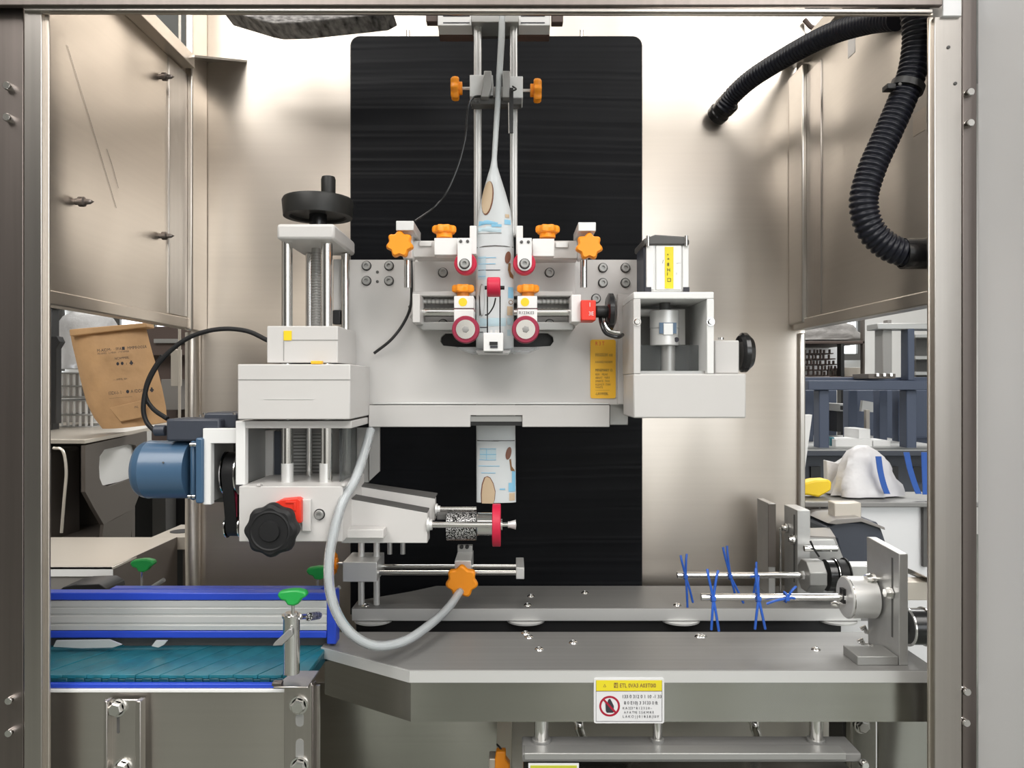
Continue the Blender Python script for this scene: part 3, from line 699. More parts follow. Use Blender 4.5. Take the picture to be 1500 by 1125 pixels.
# ---------------------------------------------------------------- tension roller and sensor box in front of the film
tr = thing('tension_roller', 'small crimson roller on two thin wires above a white sensor box', 'roller', P(722, 515, 1.02))
B().cx(713.5, 733, 420, 1.02, 14.5, 32).ob('roller', 'crimson', tr, .002)
B().cx(710, 739, 421, 1.02, 3).ob('axle', 'black_gloss', tr, 0)
B().tube([P(714, 424, 1.02), P(714, 490, 1.03)], .0009, 8).ob('wire', 'black_gloss', tr, 0)
B().tube([P(732.5, 424, 1.02), P(732.5, 490, 1.03)], .0009, 8).ob('wire', 'black_gloss', tr, 0)
B().tube(catmull([P(726, 436, 1.03), P(723, 448, 1.035), P(716, 459, 1.04), P(711, 461, 1.045)], 5), .001, 8).ob('lead', 'black_gloss', tr, 0)
B().bx(708, 487, 737, 514, 1.025, 1.075).ob('sensor_box', 'white_clean', tr, .001)
B().bx(717, 500, 729, 505, 1.0235, 1.026).ob('sensor_eye', 'black', tr, 0); B().bx(718, 506, 729, 509, 1.0235, 1.026).ob('sensor_slot', 'ink', tr, 0)
for x in (718, 725, 729): B().bx(x, 483, x+3, 488, 1.035, 1.04).ob('terminal', 'alu_light', tr, 0)
lp = part('film_guide', hp, P(725, 517, 1.1), 'thin clear guide lip')
B().prism([P(668, 508, 1.09), P(790, 508, 1.09), P(775, 515, 1.07), P(690, 516, 1.07)], (0, .02, -.002)).ob('lip', 'clear', lp, .001)
B().prism([P(697, 513, 1.06), P(748, 513, 1.06), P(744, 517, 1.05), P(699, 517, 1.05)], (0, .03, -.001)).ob('tray', 'white_clean', lp, .0005)

# ---------------------------------------------------------------- printed film sleeve
fm = thing('film_sleeve', 'printed white film sleeve, twisted narrow at top and opening flat between the rollers', 'film sleeve', P(725, 735, 1.12))
tab = [(24, 735.5, 4.6, 1.095), (60, 734.5, 4.8, 1.095), (110, 731.5, 4.6, 1.093), (150, 729, 4.2, 1.092), (200, 726, 4.0, 1.09), (232, 724, 3.8, 1.09), (245, 723.5, 5.5, 1.09), (258, 723.5, 9.5, 1.088), (280, 724, 16, 1.088),
       (310, 724.5, 24, 1.088), (335, 725, 26.5, 1.088), (365, 725, 28, 1.088), (420, 725, 28, 1.088), (480, 725, 27.5, 1.09), (512, 725, 27.5, 1.092)]
def samp(py, T):
    for a, b_ in zip(T, T[1:]):
        if py <= b_[0]: break
    t = min(1, max(0, (py-a[0])/(b_[0]-a[0]))); return [a[i]+(b_[i]-a[i])*t for i in (1, 2, 3)]
def film_y(px, py, T, dep):
    c, h, Y = samp(py, T); u = min(1, abs(px-c)/h); return Y-dep*math.sqrt(max(0, 1-u*u))
def film(T, dep, name, par, step=5):
    vs = []; n = 24; y = T[0][0]; ys = []
    while y < T[-1][0]: ys.append(y); y += step
    ys.append(T[-1][0])
    for y in ys:
        c, h, Y = samp(y, T)
        for k in range(n):
            t = 2*math.pi*k/n; w_ = h*math.cos(t); p = P(c+w_, y, Y); p.y = Y-dep*math.sin(t)*min(1, h/12); vs.append(p)
    K = len(ys); fs = [(i*n+k, i*n+(k+1) % n, (i+1)*n+(k+1) % n, (i+1)*n+k) for i in range(K-1) for k in range(n)]
    return B().add(vs, fs).ob(name, 'sleeve', par, 0, ang=80)
film(tab, .010, 'upper_film', fm)
tab2 = [(590, 726, 28.5, 1.185), (735, 727, 29, 1.185)]
film(tab2, .008, 'lower_film', fm)
def patch(pts, m, name, T=tab, dep=.010, off=.0007, k=1):
    """flat print following the film's curve"""
    cxp = sum(p[0] for p in pts)/len(pts); cyp = sum(p[1] for p in pts)/len(pts)
    vs = []; n = len(pts); R_ = (1, .66, .33)
    for s in R_:
        for x, y in pts:
            X_, Y_ = cxp+(x-cxp)*s, cyp+(y-cyp)*s
            d = film_y(X_, Y_, T, dep*min(1, samp(Y_, T)[1]/12)); v = P(X_, Y_, samp(Y_, T)[2]); v.y = d-off; vs.append(v)
    v = P(cxp, cyp, samp(cyp, T)[2]); v.y = film_y(cxp, cyp, T, dep)-off; vs.append(v)
    fs = [(i*n+a, i*n+(a+1) % n, (i+1)*n+(a+1) % n, (i+1)*n+a) for i in range(2) for a in range(n)]+[(2*n+a, 2*n+(a+1) % n, 3*n) for a in range(n)]
    return B().add(vs, fs).ob(name, m, fm, 0, ang=80)
def ell(cx_, cy_, rx, ry, rot=0, n=20):
    return [(cx_+rx*math.cos(t)*math.cos(rot)-ry*math.sin(t)*math.sin(rot), cy_+rx*math.cos(t)*math.sin(rot)+ry*math.sin(t)*math.cos(rot)) for t in [2*math.pi*i/n for i in range(n)]]
rc_ = lambda a, b_, c, d: [(a, b_), ((a+c)/2, b_), (c, b_), (c, d), ((a+c)/2, d), (a, d)]
patch(ell(714.5, 292, 8.5, 25, .12), 'print_brown', 'printed_spoon', off=.0006)
patch(ell(713.8, 291, 7.4, 24, .12), 'print_tan', 'printed_spoon', off=.0010)
patch([(702, 325), (715, 324), (730, 328), (728, 331), (712, 330), (701, 332)], 'print_blue', 'printed_stroke')
patch([(701, 334), (716, 333), (735, 337), (734, 342), (718, 341), (701, 340)], 'print_pale', 'printed_stroke')
patch(rc_(720, 330, 735, 334), 'print_blue', 'printed_stroke'); patch(rc_(739, 323, 748, 330), 'print_blue', 'printed_block')
patch(rc_(740, 315, 746, 320), 'print_tan', 'printed_block'); patch(rc_(700, 342.5, 735, 343.5), 'grey', 'printed_line')
patch([(698, 362.6), (710, 361.2), (725, 360.5), (740, 361), (752, 362), (752, 363), (740, 362), (725, 361.6), (710, 362.3), (698, 363.6)], 'grey_dark', 'printed_seam')
for y, x1, m in ((378, 727, 'print_blue'), (387, 726, 'print_blue'), (396, 733, 'ink'), (405, 712, 'print_blue')): patch(rc_(701, y, x1, y+1.1), m, 'printed_line')
patch(rc_(700, 376, 712, 410), 'print_pale', 'printed_block', off=.0005)
patch(rc_(702, 369, 709, 374), 'crimson', 'printed_mark') if False else None
patch(ell(744, 378, 4.2, 9, .15), 'print_brown', 'printed_leaf')
patch([(745, 386), (748, 386), (748, 398), (752, 404), (752, 409), (747, 406), (744, 396)], 'ink_brown', 'printed_stem')
patch(rc_(744.5, 421, 752, 437), 'print_blue', 'printed_block'); patch(ell(748.3, 443, 3.2, 3.2), 'ink_brown', 'printed_ring'); patch(ell(748.3, 443, 2.3, 2.3), 'sleeve', 'printed_ring', off=.0012)
patch(rc_(743, 449, 751, 462), 'print_tan', 'printed_block')
patch(rc_(703, 466, 741, 478), 'print_pale', 'printed_block'); patch(rc_(743, 466, 751, 476), 'print_pale', 'printed_block')
patch(ell(706, 440, 4, 24), 'grey', 'printed_spoon'); patch(ell(706.6, 440, 3, 22), 'sleeve', 'printed_spoon', off=.0012)
patch([(701.8, 432), (703.6, 436), (704.2, 462), (702.6, 463)], 'black', 'printed_handle', off=.0013)
patch(rc_(702, 486, 708, 487.2), 'ink', 'printed_line'); patch(rc_(703, 479, 715, 480.4), 'ink', 'printed_line'); patch(rc_(743, 483, 748, 492), 'print_pale', 'printed_mark')
# lower part
l2 = dict(T=tab2, dep=.008)
patch(rc_(699, 644, 754, 645.4), 'grey_dark', 'printed_seam', **l2)
for y, a, b_ in ((656, 703, 727), (664, 703, 727), (672, 702, 727), (681, 701, 732), (691, 705, 726)): patch(rc_(a, y, b_, y+1), 'print_blue', 'printed_line', **l2)
patch(rc_(712.5, 656, 713.3, 673), 'print_blue', 'printed_line', **l2); patch(rc_(703, 658, 727, 671), 'print_pale', 'printed_block', off=.0003, **l2)
patch(ell(745, 663, 4, 9.5, .2), 'print_brown', 'printed_leaf', **l2)
patch([(746, 672), (748.5, 671), (749.5, 682), (754, 688), (753, 691), (748, 688)], 'ink_brown', 'printed_stem', **l2)
patch(rc_(750, 689, 755, 719), 'print_blue', 'printed_block', **l2); patch(rc_(745, 706, 755, 719), 'print_blue', 'printed_block', off=.0009, **l2)
sp = [(705, 735), (704.5, 722), (706, 708), (709.5, 698), (714, 696), (718.5, 698), (723, 706), (726, 718), (725, 730), (723, 735)]
patch(sp, 'print_brown', 'printed_spoon', **l2)
patch([(x+(1.3 if x < 714 else -.7), y+.9) for x, y in sp], 'print_tan', 'printed_spoon', off=.0011, **l2)
patch(rc_(746, 721, 754, 732), 'print_tan', 'printed_block', **l2); patch(rc_(732, 714, 740, 716), 'print_blue', 'printed_mark', **l2)

# ---------------------------------------------------------------- twin rails above, with slider
vr = thing('vertical_rails', 'pair of bright vertical rails hanging in front of the black board from the top mount', 'rails', P(726, 345, 1.12))
B().bx(694, 33, 705, 345, 1.118, 1.132).ob('rail', 'alu_light', vr, .002)
B().bx(747, 33, 758, 345, 1.118, 1.132).ob('rail', 'alu_light', vr, .002)
for x in (699, 752.5):
    q = B(); q.cz(x-1, 33, 345, 1.119, 2.6); q.ob('rail_rod', 'alu_light', vr, 0)
B().bx(690, 18, 760, 32, 1.105, 1.15).ob('top_bracket', 'alu_mid', vr, .001)
tm = thing('top_mount', 'white double mount block with brown underside at the top centre', 'mount', P(726, 50, 1.16))
for a, b_ in ((641, 696), (755, 806)):
    B().box(P(a, 0, 1.12).x, P(b_, 0, 1.12).x, 1.12, 1.15, P(0, 37, 1.12).z, P(0, 10, 1.12).z).ob('block', 'white_clean', tm, .001)
    B().bx(a+2, 38, b_-1, 52, 1.151, 1.17).ob('inner_face', 'brown_glass', tm, 0)
    for y in (22, 32): B().bx(a+8, y, b_-8, y+1.5, 1.1195, 1.121).ob('groove', 'ink', tm, 0)
B().bx(624, 8, 641, 31, 1.125, 1.14).ob('dark_tab', 'wood_dark', tm, .001); B().bx(808, 8, 825, 32, 1.125, 1.14).ob('dark_tab', 'wood_dark', tm, .001)
B().bx(705, 43, 748, 52, 1.16, 1.17).ob('cross_bar', 'panel', tm, 0)
sl = thing('rail_slider', 'white slider block clamped on the vertical rails between two orange knobs', 'slider', P(727, 145, 1.10))
B().bx(688, 109, 722, 141, 1.10, 1.14).ob('block', 'white_clean', sl, .001); B().bx(736, 111, 766, 143, 1.10, 1.14).ob('block', 'white_clean', sl, .001)
B().bx(715, 126, 742, 142, 1.112, 1.14).ob('bridge', 'white', sl, .001)
B().pp([(709, 103), (720, 103), (720, 126), (716, 141), (704, 141), (707, 124)], 1.082, 1.098).ob('guide_finger', 'alu_mid', sl, .001)
B().bx(736, 103, 747, 142, 1.082, 1.098).ob('guide_finger', 'alu_mid', sl, .001)
B().bx(690, 143, 764, 152, 1.095, 1.116).ob('lower_bracket', 'grey_dark', sl, .001)
put(TINY, 'screw', P(696, 148, 1.095), sl); put(TINY, 'screw', P(701, 148, 1.095), sl)
B().prism([P(747, 128, 1.08), P(752, 128, 1.08), P(752, 194, 1.08), P(745, 194, 1.08)], (0, .003, 0)).ob('sensor_blade', 'black', sl, 0)
B().cyl(P(745, 150, 1.079), P(745.5, 195, 1.079), .0009).ob('blade_edge', 'chrome', sl, 0)
B().tube(catmull([P(751, 126, 1.085), P(756, 130, 1.075), P(750, 133, 1.078)], 6), .0012, 8).ob('blade_wire', 'black', sl, 0)
for s, x, y in ((-1, 689, 129), (1, 765, 132)):
    k = part('clamp_knob', sl, P(x+s*18, y+18, 1.12), 'orange star knob')
    c = P(x, y, 1.12); B().cyl(c, c+Vector((s*.013, 0, 0)), .0022).ob('stem', 'alu_light', k, 0)
    B().cyl(c+Vector((s*.012, 0, 0)), c+Vector((s*.018, 0, 0)), .0095).ob('hub', 'orange', k, .0006)
    star(c+Vector((s*.017, 0, 0)), (s, 0, 0), .0182, .0115, 7, .105, phase=.2).ob('grip', 'orange', k, 0)
cb = tag(B().tube(catmull([P(722, 141, 1.09), P(706, 140, 1.09), P(694, 142, 1.09), P(687, 152, 1.09), P(684, 175, 1.09), P(682, 200, 1.09), P(672, 240, 1.09), P(655, 280, 1.09), P(636, 303, 1.09), P(608, 323, 1.07)], 8), .0014, 8).ob('sensor_cable', 'black_gloss', None, 0),
         'thin dark cable curving from the rail slider down to the left side arm', 'cable')
cb2 = tag(B().tube(catmull([P(602, 378, 1.075), P(603, 420, 1.085), P(601, 450, 1.12), P(590, 475, 1.125), P(572, 498, 1.125), P(548, 517, 1.13)], 8), .0022, 8).ob('sensor_cable', 'black', None, 0),
          'thin black cable looping down the white head plate below the left star knob', 'cable')

# ================================================================ LEFT LIFT COLUMN
lf = thing('lift_column', 'left lift column with chrome rods, white cover boxes and a black handwheel on top', 'lift column', P(430, 710, 1.08))
tp = [P(405, 0, 1.02).x, P(490, 0, 1.02).x]; z0, z1 = P(0, 350, 1.02).z, P(0, 327, 1.02).z
B().box(tp[0], tp[1], 1.02, 1.153, z0, z1).ob('top_plate', 'white', lf, .004)
for px, Y, r in ((420.5, 1.045, 7.8), (478.5, 1.045, 8.3), (453, 1.125, 5), (506, 1.125, 6.5)):
    q = B(); q.cz(px, 330 if Y < 1.1 else 372, 705, Y, r); q.ob('lift_rod', 'chrome', lf, 0)
q = B(); q.cz(463, 350, 480, 1.09, 6.5); q.ob('lead_screw', 'alu_mid', lf, 0)
q = B()
for y in range(370, 476, 4): q.cz(463, y, y+1.8, 1.09, 7.6, 14)
tag(q.ob('screw_thread', 'grey', lf, 0), kind='stuff')
B().bx(488, 379, 502, 454, 1.13, 1.14).ob('inner_strip', 'white', lf, .001)
B().bx(487, 454, 498, 474, 1.12, 1.135).ob('limit_switch', 'black', lf, .001)
hw = part('handwheel', lf, P(465, 327, 1.08), 'dark handwheel with upright crank grip')
c = P(466, 318, 1.08)
B().lathe(c, (0, 0, 1), [(0, .0462), (.0, .0485), (.022, .0505), (.026, .0485), (.026, .040), (.012, .038), (.012, .012), (.004, .012), (.004, .038), (0, .040), (0, .0462)], 48).ob('wheel_rim', 'wheel', hw, 0)
B().cyl(c+Vector((0, 0, -.012)), c+Vector((0, 0, .012)), .0125).ob('hub', 'black_gloss', hw, 0)
g = P(481, 290, 1.06); B().lathe(g, (0, 0, 1), [(0, 0), (0, .0098), (.026, .0102), (.030, .009), (.030, 0)], 28).ob('crank_grip', 'wheel', hw, 0)
# cover boxes
b1 = part('upper_cover', lf, P(443, 533, 1.08), 'smaller white cover with a yellow tab')
B().box(P(391, 0, 1.018).x, P(495, 0, 1.018).x, 1.018, 1.135, P(0, 531, 1.018).z, P(0, 477, 1.018).z).ob('box', 'white', b1, .0012)
B().bx(415, 497, 495, 498, 1.0174, 1.02).ob('panel_seam', 'grey', b1, 0); B().bx(415, 485, 416, 528, 1.0174, 1.02).ob('panel_seam', 'grey', b1, 0)
B().bx(415.5, 484, 427, 498, 1.0168, 1.0185).ob('yellow_tab', 'yellow', b1, 0)
b2 = part('lower_cover', lf, P(430, 612, 1.08), 'large plain white cover with an orange tab')
B().box(P(348, 0, 1.0).x, P(513, 0, 1.0).x, 1.0, 1.137, P(0, 614, 1.0).z, P(0, 533, 1.0).z).ob('box', 'white', b2, .0015)
B().bx(348, 555, 513, 556, .9993, 1.002).ob('panel_seam', 'grey', b2, 0); B().bx(387, 584, 460, 584.8, .9995, 1.002).ob('panel_seam', 'alu_light', b2, 0)
B().bx(455, 528, 471, 533, 1.0, 1.01).ob('orange_tab', 'sticker', b2, .0008)
# open frame under the boxes
gb = thing('gearbox', 'white gearbox with open upper frame and black star knob, right of the blue motor', 'gearbox', P(425, 793, 1.06))
fr = part('open_frame', gb, P(430, 712, 1.08))
Ya, Yb_ = 1.015, 1.145
xa, xb = P(345, 0, Ya).x, P(515, 0, Ya).x
zA, zB_ = P(0, 618, Ya).z, P(0, 712, Ya).z
B().bx(345, 616, 515, 627, Ya, Yb_).ob('top_bar', 'white', fr, .001)
B().bx(345, 617, 359, 710, Ya-.001, Ya+.012).ob('front_post', 'white_clean', fr, .001)
B().box(xa, xa+.004, Ya+.012, Yb_, zB_, zA).ob('side_wall', 'alu_mid', fr, .001)
B().bx(358, 626, 540, 706, Yb_, Yb_+.004).ob('rear_wall', 'grey', fr, 0)
B().bx(388, 630, 400, 700, 1.125, 1.14).ob('inner_post', 'white', fr, .001)
B().bx(401, 631, 416, 700, 1.13, 1.14).ob('inner_strip', 'motor_dark', fr, .001)
B().box(P(504, 0, Ya+.06).x, P(504, 0, Ya+.06).x+.004, Ya+.03, Yb_, zB_, zA).ob('clear_cover', 'acrylic', fr, 0)
B().bx(430, 634, 470, 700, 1.141, 1.144).ob('grille', 'alu_mid', fr, 0)
for y in range(636, 700, 5): B().bx(430, y, 470, y+1.2, 1.139, 1.1415).ob('grille_bar', 'grey_dark', fr, 0)
for px, r in ((421, 8.8), (477, 9)):
    q = B(); q.cz(px, 678, 706, 1.045, r); q.ob('rod_bush', 'alu_light', fr, 0)
B().prism([P(541, 625, 1.14), P(556, 625, 1.14), P(556, 690, 1.14), P(541, 704, 1.14)], (0, .006, 0)).ob('rear_cheek', 'grey', fr, 0)
B().box(P(350, 0, 1.0).x, P(502, 0, 1.0).x, 1.0, 1.145, P(0, 793, 1.0).z, P(0, 712, 1.0).z).ob('body', 'white', gb, .001)
B().bx(442, 731, 455, 778, .994, 1.0).ob('raised_pad', 'white', gb, .001)
put(SOCKET, 'bolt', P(468, 753, 1.0), gb)
for px in (376, 500): B().bx(px, 708.5, px+5, 712, .999, 1.01).ob('dowel', 'white', gb, .0003)
ri2 = part('position_indicator', gb, P(425, 766, .99), 'red counter')
B().prism([P(398, 738, .985), P(412, 731, .985), P(436, 729, .985), P(441, 733, .985), P(441, 766, .985), P(398, 766, .985)], (0, .016, 0)).ob('counter', 'red', ri2, .0015)
B().bx(418, 734, 433, 737, .9835, .986).ob('counter_rib', 'red', ri2, .0005); B().bx(430, 737, 433, 748, .9835, .986).ob('counter_rib', 'red', ri2, .0005)
sk_ = part('hand_knob', gb, P(403, 813, .96), 'large black lobed hand knob')
c = P(403, 773, .975); star(c, (0, -1, 0), .0352, .022, 8, .05, phase=.1).ob('grip', 'rubber', sk_, 0)
B().lathe(c+Vector((0, -.021, 0)), (0, -1, 0), [(0, .026), (.0015, .026), (.0022, .024), (.001, .0225), (.0005, .014), (.004, .0125), (.0045, 0)], 40).ob('cap', 'rubber', sk_, 0)
B().cyl(c, c+Vector((0, .024, 0)), .024).ob('hub', 'black', sk_, .001)
# motor, its bracket, pulley and belt
mo = thing('electric_motor', 'blue electric motor with dark terminal box lying on its side at the left', 'motor', P(250, 728, 1.06))
c = P(203, 687, 1.06); ax = (1, 0, 0); rr = .0405
B().lathe(c, ax, [(0, 0), (0, rr*.70), (.004, rr*.88), (.010, rr*.97), (.0165, rr), (.017, rr*1.01), (.019, rr), (.078, rr), (.078, 0)], 56).ob('housing', 'motor_blue', mo, 0)
B().pp(rrect(286, 641, 297, 737, 3), 1.02, 1.10).ob('end_flange', 'motor_blue', mo, .002)
B().bx(277, 645, 286, 733, 1.03, 1.09).ob('flange_step', 'motor_blue', mo, .004)
for x, y in ((279, 651), (284, 651), (276, 727), (282, 727)):
    p = P(x, y, 1.024); B().cyl(p, p+Vector((.004, 0, 0)), .003, n=12).ob('bolt', 'chrome', mo, 0)
B().bx(243, 613, 322, 646, 1.032, 1.09).ob('terminal_box', 'motor_dark', mo, .003)
B().pp([(298, 606), (303, 604), (340, 604), (347, 606), (347, 628), (298, 628)], 1.05, 1.11).ob('terminal_lid', 'motor_dark', mo, .003)
B().cx(227, 243, 630, 1.05, 8).ob('cable_gland', 'motor_dark', mo, .001)
for x, y in ((293, 610), (299, 607), (343, 607)): 
    p = P(x, y, 1.04); B().cyl(p, p+Vector((0, 0, .003)), .002, n=10).ob('screw', 'chrome', mo, 0)
B().tube([P(238.5, 676, 1.0205), P(239.5, 678, 1.0205)], .0012, 6).ob('screw', 'grey_dark', mo, 0)
mb = part('mounting_bracket', mo, P(320, 738, 1.08), 'white inverted U bracket')
B().pp([(297, 627), (346, 627), (346, 649), (309, 649), (309, 739), (297, 739)], 1.025, 1.037).ob('front_face', 'white_clean', mb, .001)
B().box(P(297, 0, 1.025).x, P(297, 0, 1.025).x+.004, 1.037, 1.13, P(0, 738, 1.025).z, P(0, 628, 1.025).z).ob('motor_plate', 'grey', mb, .001)
B().bx(309, 648, 345, 735, 1.128, 1.132).ob('rear_web', 'grey_dark', mb, 0)
for y in (653, 728): B().cyl(P(312, y, 1.10), P(314, y, 1.10), .003, n=12).ob('bolt', 'chrome', mb, 0)
db = thing('drive_belt', 'black toothed drive belt running down from the motor pulley beside the gearbox', 'drive belt', P(331, 788, 1.07))
xc = P(322, 0, 1.04).x; xw = .0155; cu = Vector((xc, 1.075, P(0, 692, 1.075).z)); cl_ = Vector((xc, 1.075, P(0, 770, 1.075).z)); r1, r2 = .030, .014
ro, ri_ = [], []
for k in range(25): a = math.pi*k/24; ro.append(cu+Vector((0, r1*math.cos(a), r1*math.sin(a)))); ri_.append(cu+Vector((0, (r1-.003)*math.cos(a), (r1-.003)*math.sin(a))))
for k in range(25): a = math.pi+math.pi*k/24; ro.append(cl_+Vector((0, r2*math.cos(a), r2*math.sin(a)))); ri_.append(cl_+Vector((0, (r2-.003)*math.cos(a), (r2-.003)*math.sin(a))))
B().ringp(ro, ri_, (xw, 0, 0)).ob('belt', 'rubber', db, 0)
for c_, r_ in ((cu, r1-.0035), (cl_, r2-.0035)):
    B().cyl(c_+Vector((.001, 0, 0)), c_+Vector((xw-.001, 0, 0)), r_, n=36).ob('pulley', 'grey_dark', db, 0)
    for d_ in (-.003, xw+.001): B().cyl(c_+Vector((d_, 0, 0)), c_+Vector((d_+.0015, 0, 0)), r_+.006, n=40).ob('pulley_rim', 'chrome', db, 0)
B().cyl(cu-Vector((.02, 0, 0)), cu+Vector((.0165, 0, 0)), .006).ob('shaft', 'chrome', db, 0)
B().bx(338, 712, 347, 757, 1.06, 1.062).ob('warning_strip', 'crimson_dark', gb, 0)
mc = thing('motor_cable', 'thick black cable arching from the white boxes down to the motor gland', 'cable', P(240, 640, 1.06))
B().tube(catmull([P(392, 498, 1.06), P(360, 484, 1.06), P(318, 482, 1.06), P(275, 495, 1.06), P(238, 525, 1.06), P(217, 560, 1.06), P(210, 595, 1.06), P(215, 618, 1.06), P(230, 634, 1.05)], 8), .0033, 10).ob('cable', 'rubber', mc, 0)
B().tube(catmull([P(238, 520, 1.07), P(219, 552, 1.07), P(213, 578, 1.07), P(224, 598, 1.07), P(245, 613, 1.06)], 8), .0033, 10).ob('cable_branch', 'rubber', mc, 0)

# ---------------------------------------------------------------- arms to the right of the gearbox
au = thing('roller_arm_unit', 'two tapered white arms reaching right from the gearbox, with knurled roller and crimson disc', 'roller arm', P(565, 795, 1.06))
for Y0, Y1, face, top_, edge, lab in (
    (1.055, 1.085, [(500, 731), (517, 731), (626, 751), (626, 795), (500, 795)], [(516, 724), (629, 745), (626, 751), (515, 731)], None, 'front tapered white arm reaching right from the gearbox under the clear hose'),
    (1.125, 1.145, [(520, 711), (637, 730), (637, 762), (520, 762)], [(520, 706), (641, 723), (637, 730), (518, 711)], None, 'rear tapered white arm partly hidden behind the front arm')):
    a = part('tapered_arm', au, P(565, 795, Y0))
    B().pp(face, Y0, Y1).ob('arm_body', 'white', a, .0008)
    # dark top cover, leaning back
    n_ = len(top_); v = [P(top_[3][0], top_[3][1], Y0), P(top_[2][0], top_[2][1], Y0), P(top_[1][0], top_[1][1], Y1), P(top_[0][0], top_[0][1], Y1)]
    B().prism(v, (0, 0, .0015)).ob('top_cover', 'grey_dark', a, 0)
B().bx(503, 775, 562, 788, 1.03, 1.054).ob('foot_strip', 'white', a, .001)
rk = part('drive_roller', au, P(690, 800, 1.07))
B().cx(632, 722, 768, 1.06, 4.6).ob('front_shaft', 'chrome', rk, 0)
B().lathe(P(626, 768, 1.06), (1, 0, 0), [(0, 0), (0, .0105), (.003, .0105), (.003, .008), (.007, .0075), (.007, 0)], 24).ob('collar', 'alu_light', rk, 0)
B().cx(638, 698, 745.5, 1.12, 4.2).ob('rear_shaft', 'chrome', rk, 0)
B().lathe(P(638, 746, 1.12), (1, 0, 0), [(0, 0), (0, .009), (.003, .009), (.003, .006), (.007, .006), (.007, 0)], 24).ob('collar', 'alu_light', rk, 0)
B().cx(655, 698, 770, 1.10, 20.5, 40).ob('knurled_roller', 'knurl', rk, 0)
B().cx(699, 722, 767, 1.075, 16.5, 36).ob('hub', 'chrome', rk, .001)
B().cx(721.5, 733.5, 768.5, 1.06, 31, 56).ob('crimson_disc', 'crimson', rk, .001)
B().cx(733, 747, 768, 1.06, 3).ob('shaft_end', 'chrome', rk, 0); B().lathe(P(744, 768, 1.06), (1, 0, 0), [(0, 0), (0, .0045), (.003, .0045), (.011, .0068), (.012, 0)], 20).ob('end_cap', 'alu_light', rk, 0)
B().cx(733, 736, 768, 1.06, 8).ob('nut', 'chrome', rk, 0)
B().bx(640, 752, 654, 761, 1.10, 1.12).ob('spacer', 'grey_dark', rk, .001)

# ---------------------------------------------------------------- rod clamp on the rear table
rcp = thing('rod_clamp', 'grey clamp block on two posts holding twin horizontal chrome rods above the rear table plate', 'clamp', P(540, 883, 1.31))
B().box(P(502, 0, 1.27).x, P(552, 0, 1.27).x, 1.27, 1.345, P(0, 852, 1.27).z, P(0, 823, 1.27).z).ob('block', 'alu_light', rcp, .001)
for px, r in ((528.5, 4.6), (551, 4.6)):
    x = P(px, 0, 1.31).x; B().cyl((x, 1.315, TZ+.0), (x, 1.315, P(0, 788, 1.315).z), r*1.3/F).ob('post_rod', 'alu_light', rcp, 0)
B().bx(505, 770, 570, 789, 1.30, 1.33).ob('head_bracket', 'alu_mid', rcp, .001)
for px in (571, 590): B().cz(px, 770, 811, 1.30, 3.6).ob('stub_rod', 'alu_mid', rcp, 0)
B().cx(550, 758, 838, 1.285, 3.9).ob('chrome_rod', 'chrome', rcp, 0); B().cx(550, 758, 829, 1.325, 3.4).ob('chrome_rod', 'chrome', rcp, 0)
B().box(P(756, 0, 1.27).x, P(768, 0, 1.27).x, 1.27, 1.345, P(0, 848, 1.27).z, P(0, 831, 1.27).z).ob('end_block', 'alu_light', rcp, .001)
sb = thing('rod_slider', 'small grey slider with a large orange star knob where the clear hose ends', 'slider', P(680, 845, 1.29))
B().box(P(666, 0, 1.268).x, P(690, 0, 1.268).x, 1.268, 1.35, P(0, 845, 1.268).z, P(0, 821, 1.268).z).ob('block', 'alu_light', sb, .001)
B().bx(670, 799, 692, 812, 1.335, 1.349).ob('rear_tongue', 'alu_mid', sb, .001)
for x in (676, 684): B().cyl(P(x, 801, 1.33), P(x, 801, 1.33)+Vector((0, .006, 0)), .0035, n=12).ob('screw', 'black', sb, 0)
k = part('clamp_knob', sb, P(677, 872, 1.24), 'large orange star knob')
c = P(677, 849, 1.25); star(c, (0, -1, 0), .0275, .016, 7, .09, phase=.0).ob('grip', 'orange', k, 0); B().cyl(c, c+Vector((0, .018, 0)), .012).ob('hub', 'orange', k, 0)
k = part('clamp_knob', rcp, P(489, 842, 1.3), 'orange star knob')
c = P(502, 825, 1.3); B().cyl(c, c-Vector((.010, 0, 0)), .0025).ob('stem', 'chrome', k, 0); B().cyl(c-Vector((.009, 0, 0)), c-Vector((.013, 0, 0)), .010).ob('hub', 'orange', k, 0)
star(c-Vector((.012, 0, 0)), (-1, 0, 0), .0215, .0115, 7, .09).ob('grip', 'orange', k, 0)

# ---------------------------------------------------------------- clear hose
path = [P(543, 630, 1.11), P(536, 655, 1.08), P(521, 700, 1.03), P(502, 735, 1.0), P(490, 775, .99), P(482, 820, .985), P(484, 868, .985), P(499, 908, .99), P(524, 935, 1.0), P(556, 946, 1.02), P(596, 937, 1.06), P(634, 911, 1.13), P(658, 888, 1.19), P(674, 866, 1.235)]
hs = thing('clear_hose', 'clear plastic hose looping from the head down to the large orange knob', 'hose', P(556, 955, 1.02))
cp = catmull(path, 8)
B().tube(cp, .0068, 16).ob('tube_wall', 'clear', hs, 0)
B().tube(cp, .0036, 10).ob('tube_bore', 'sleeve', hs, 0)

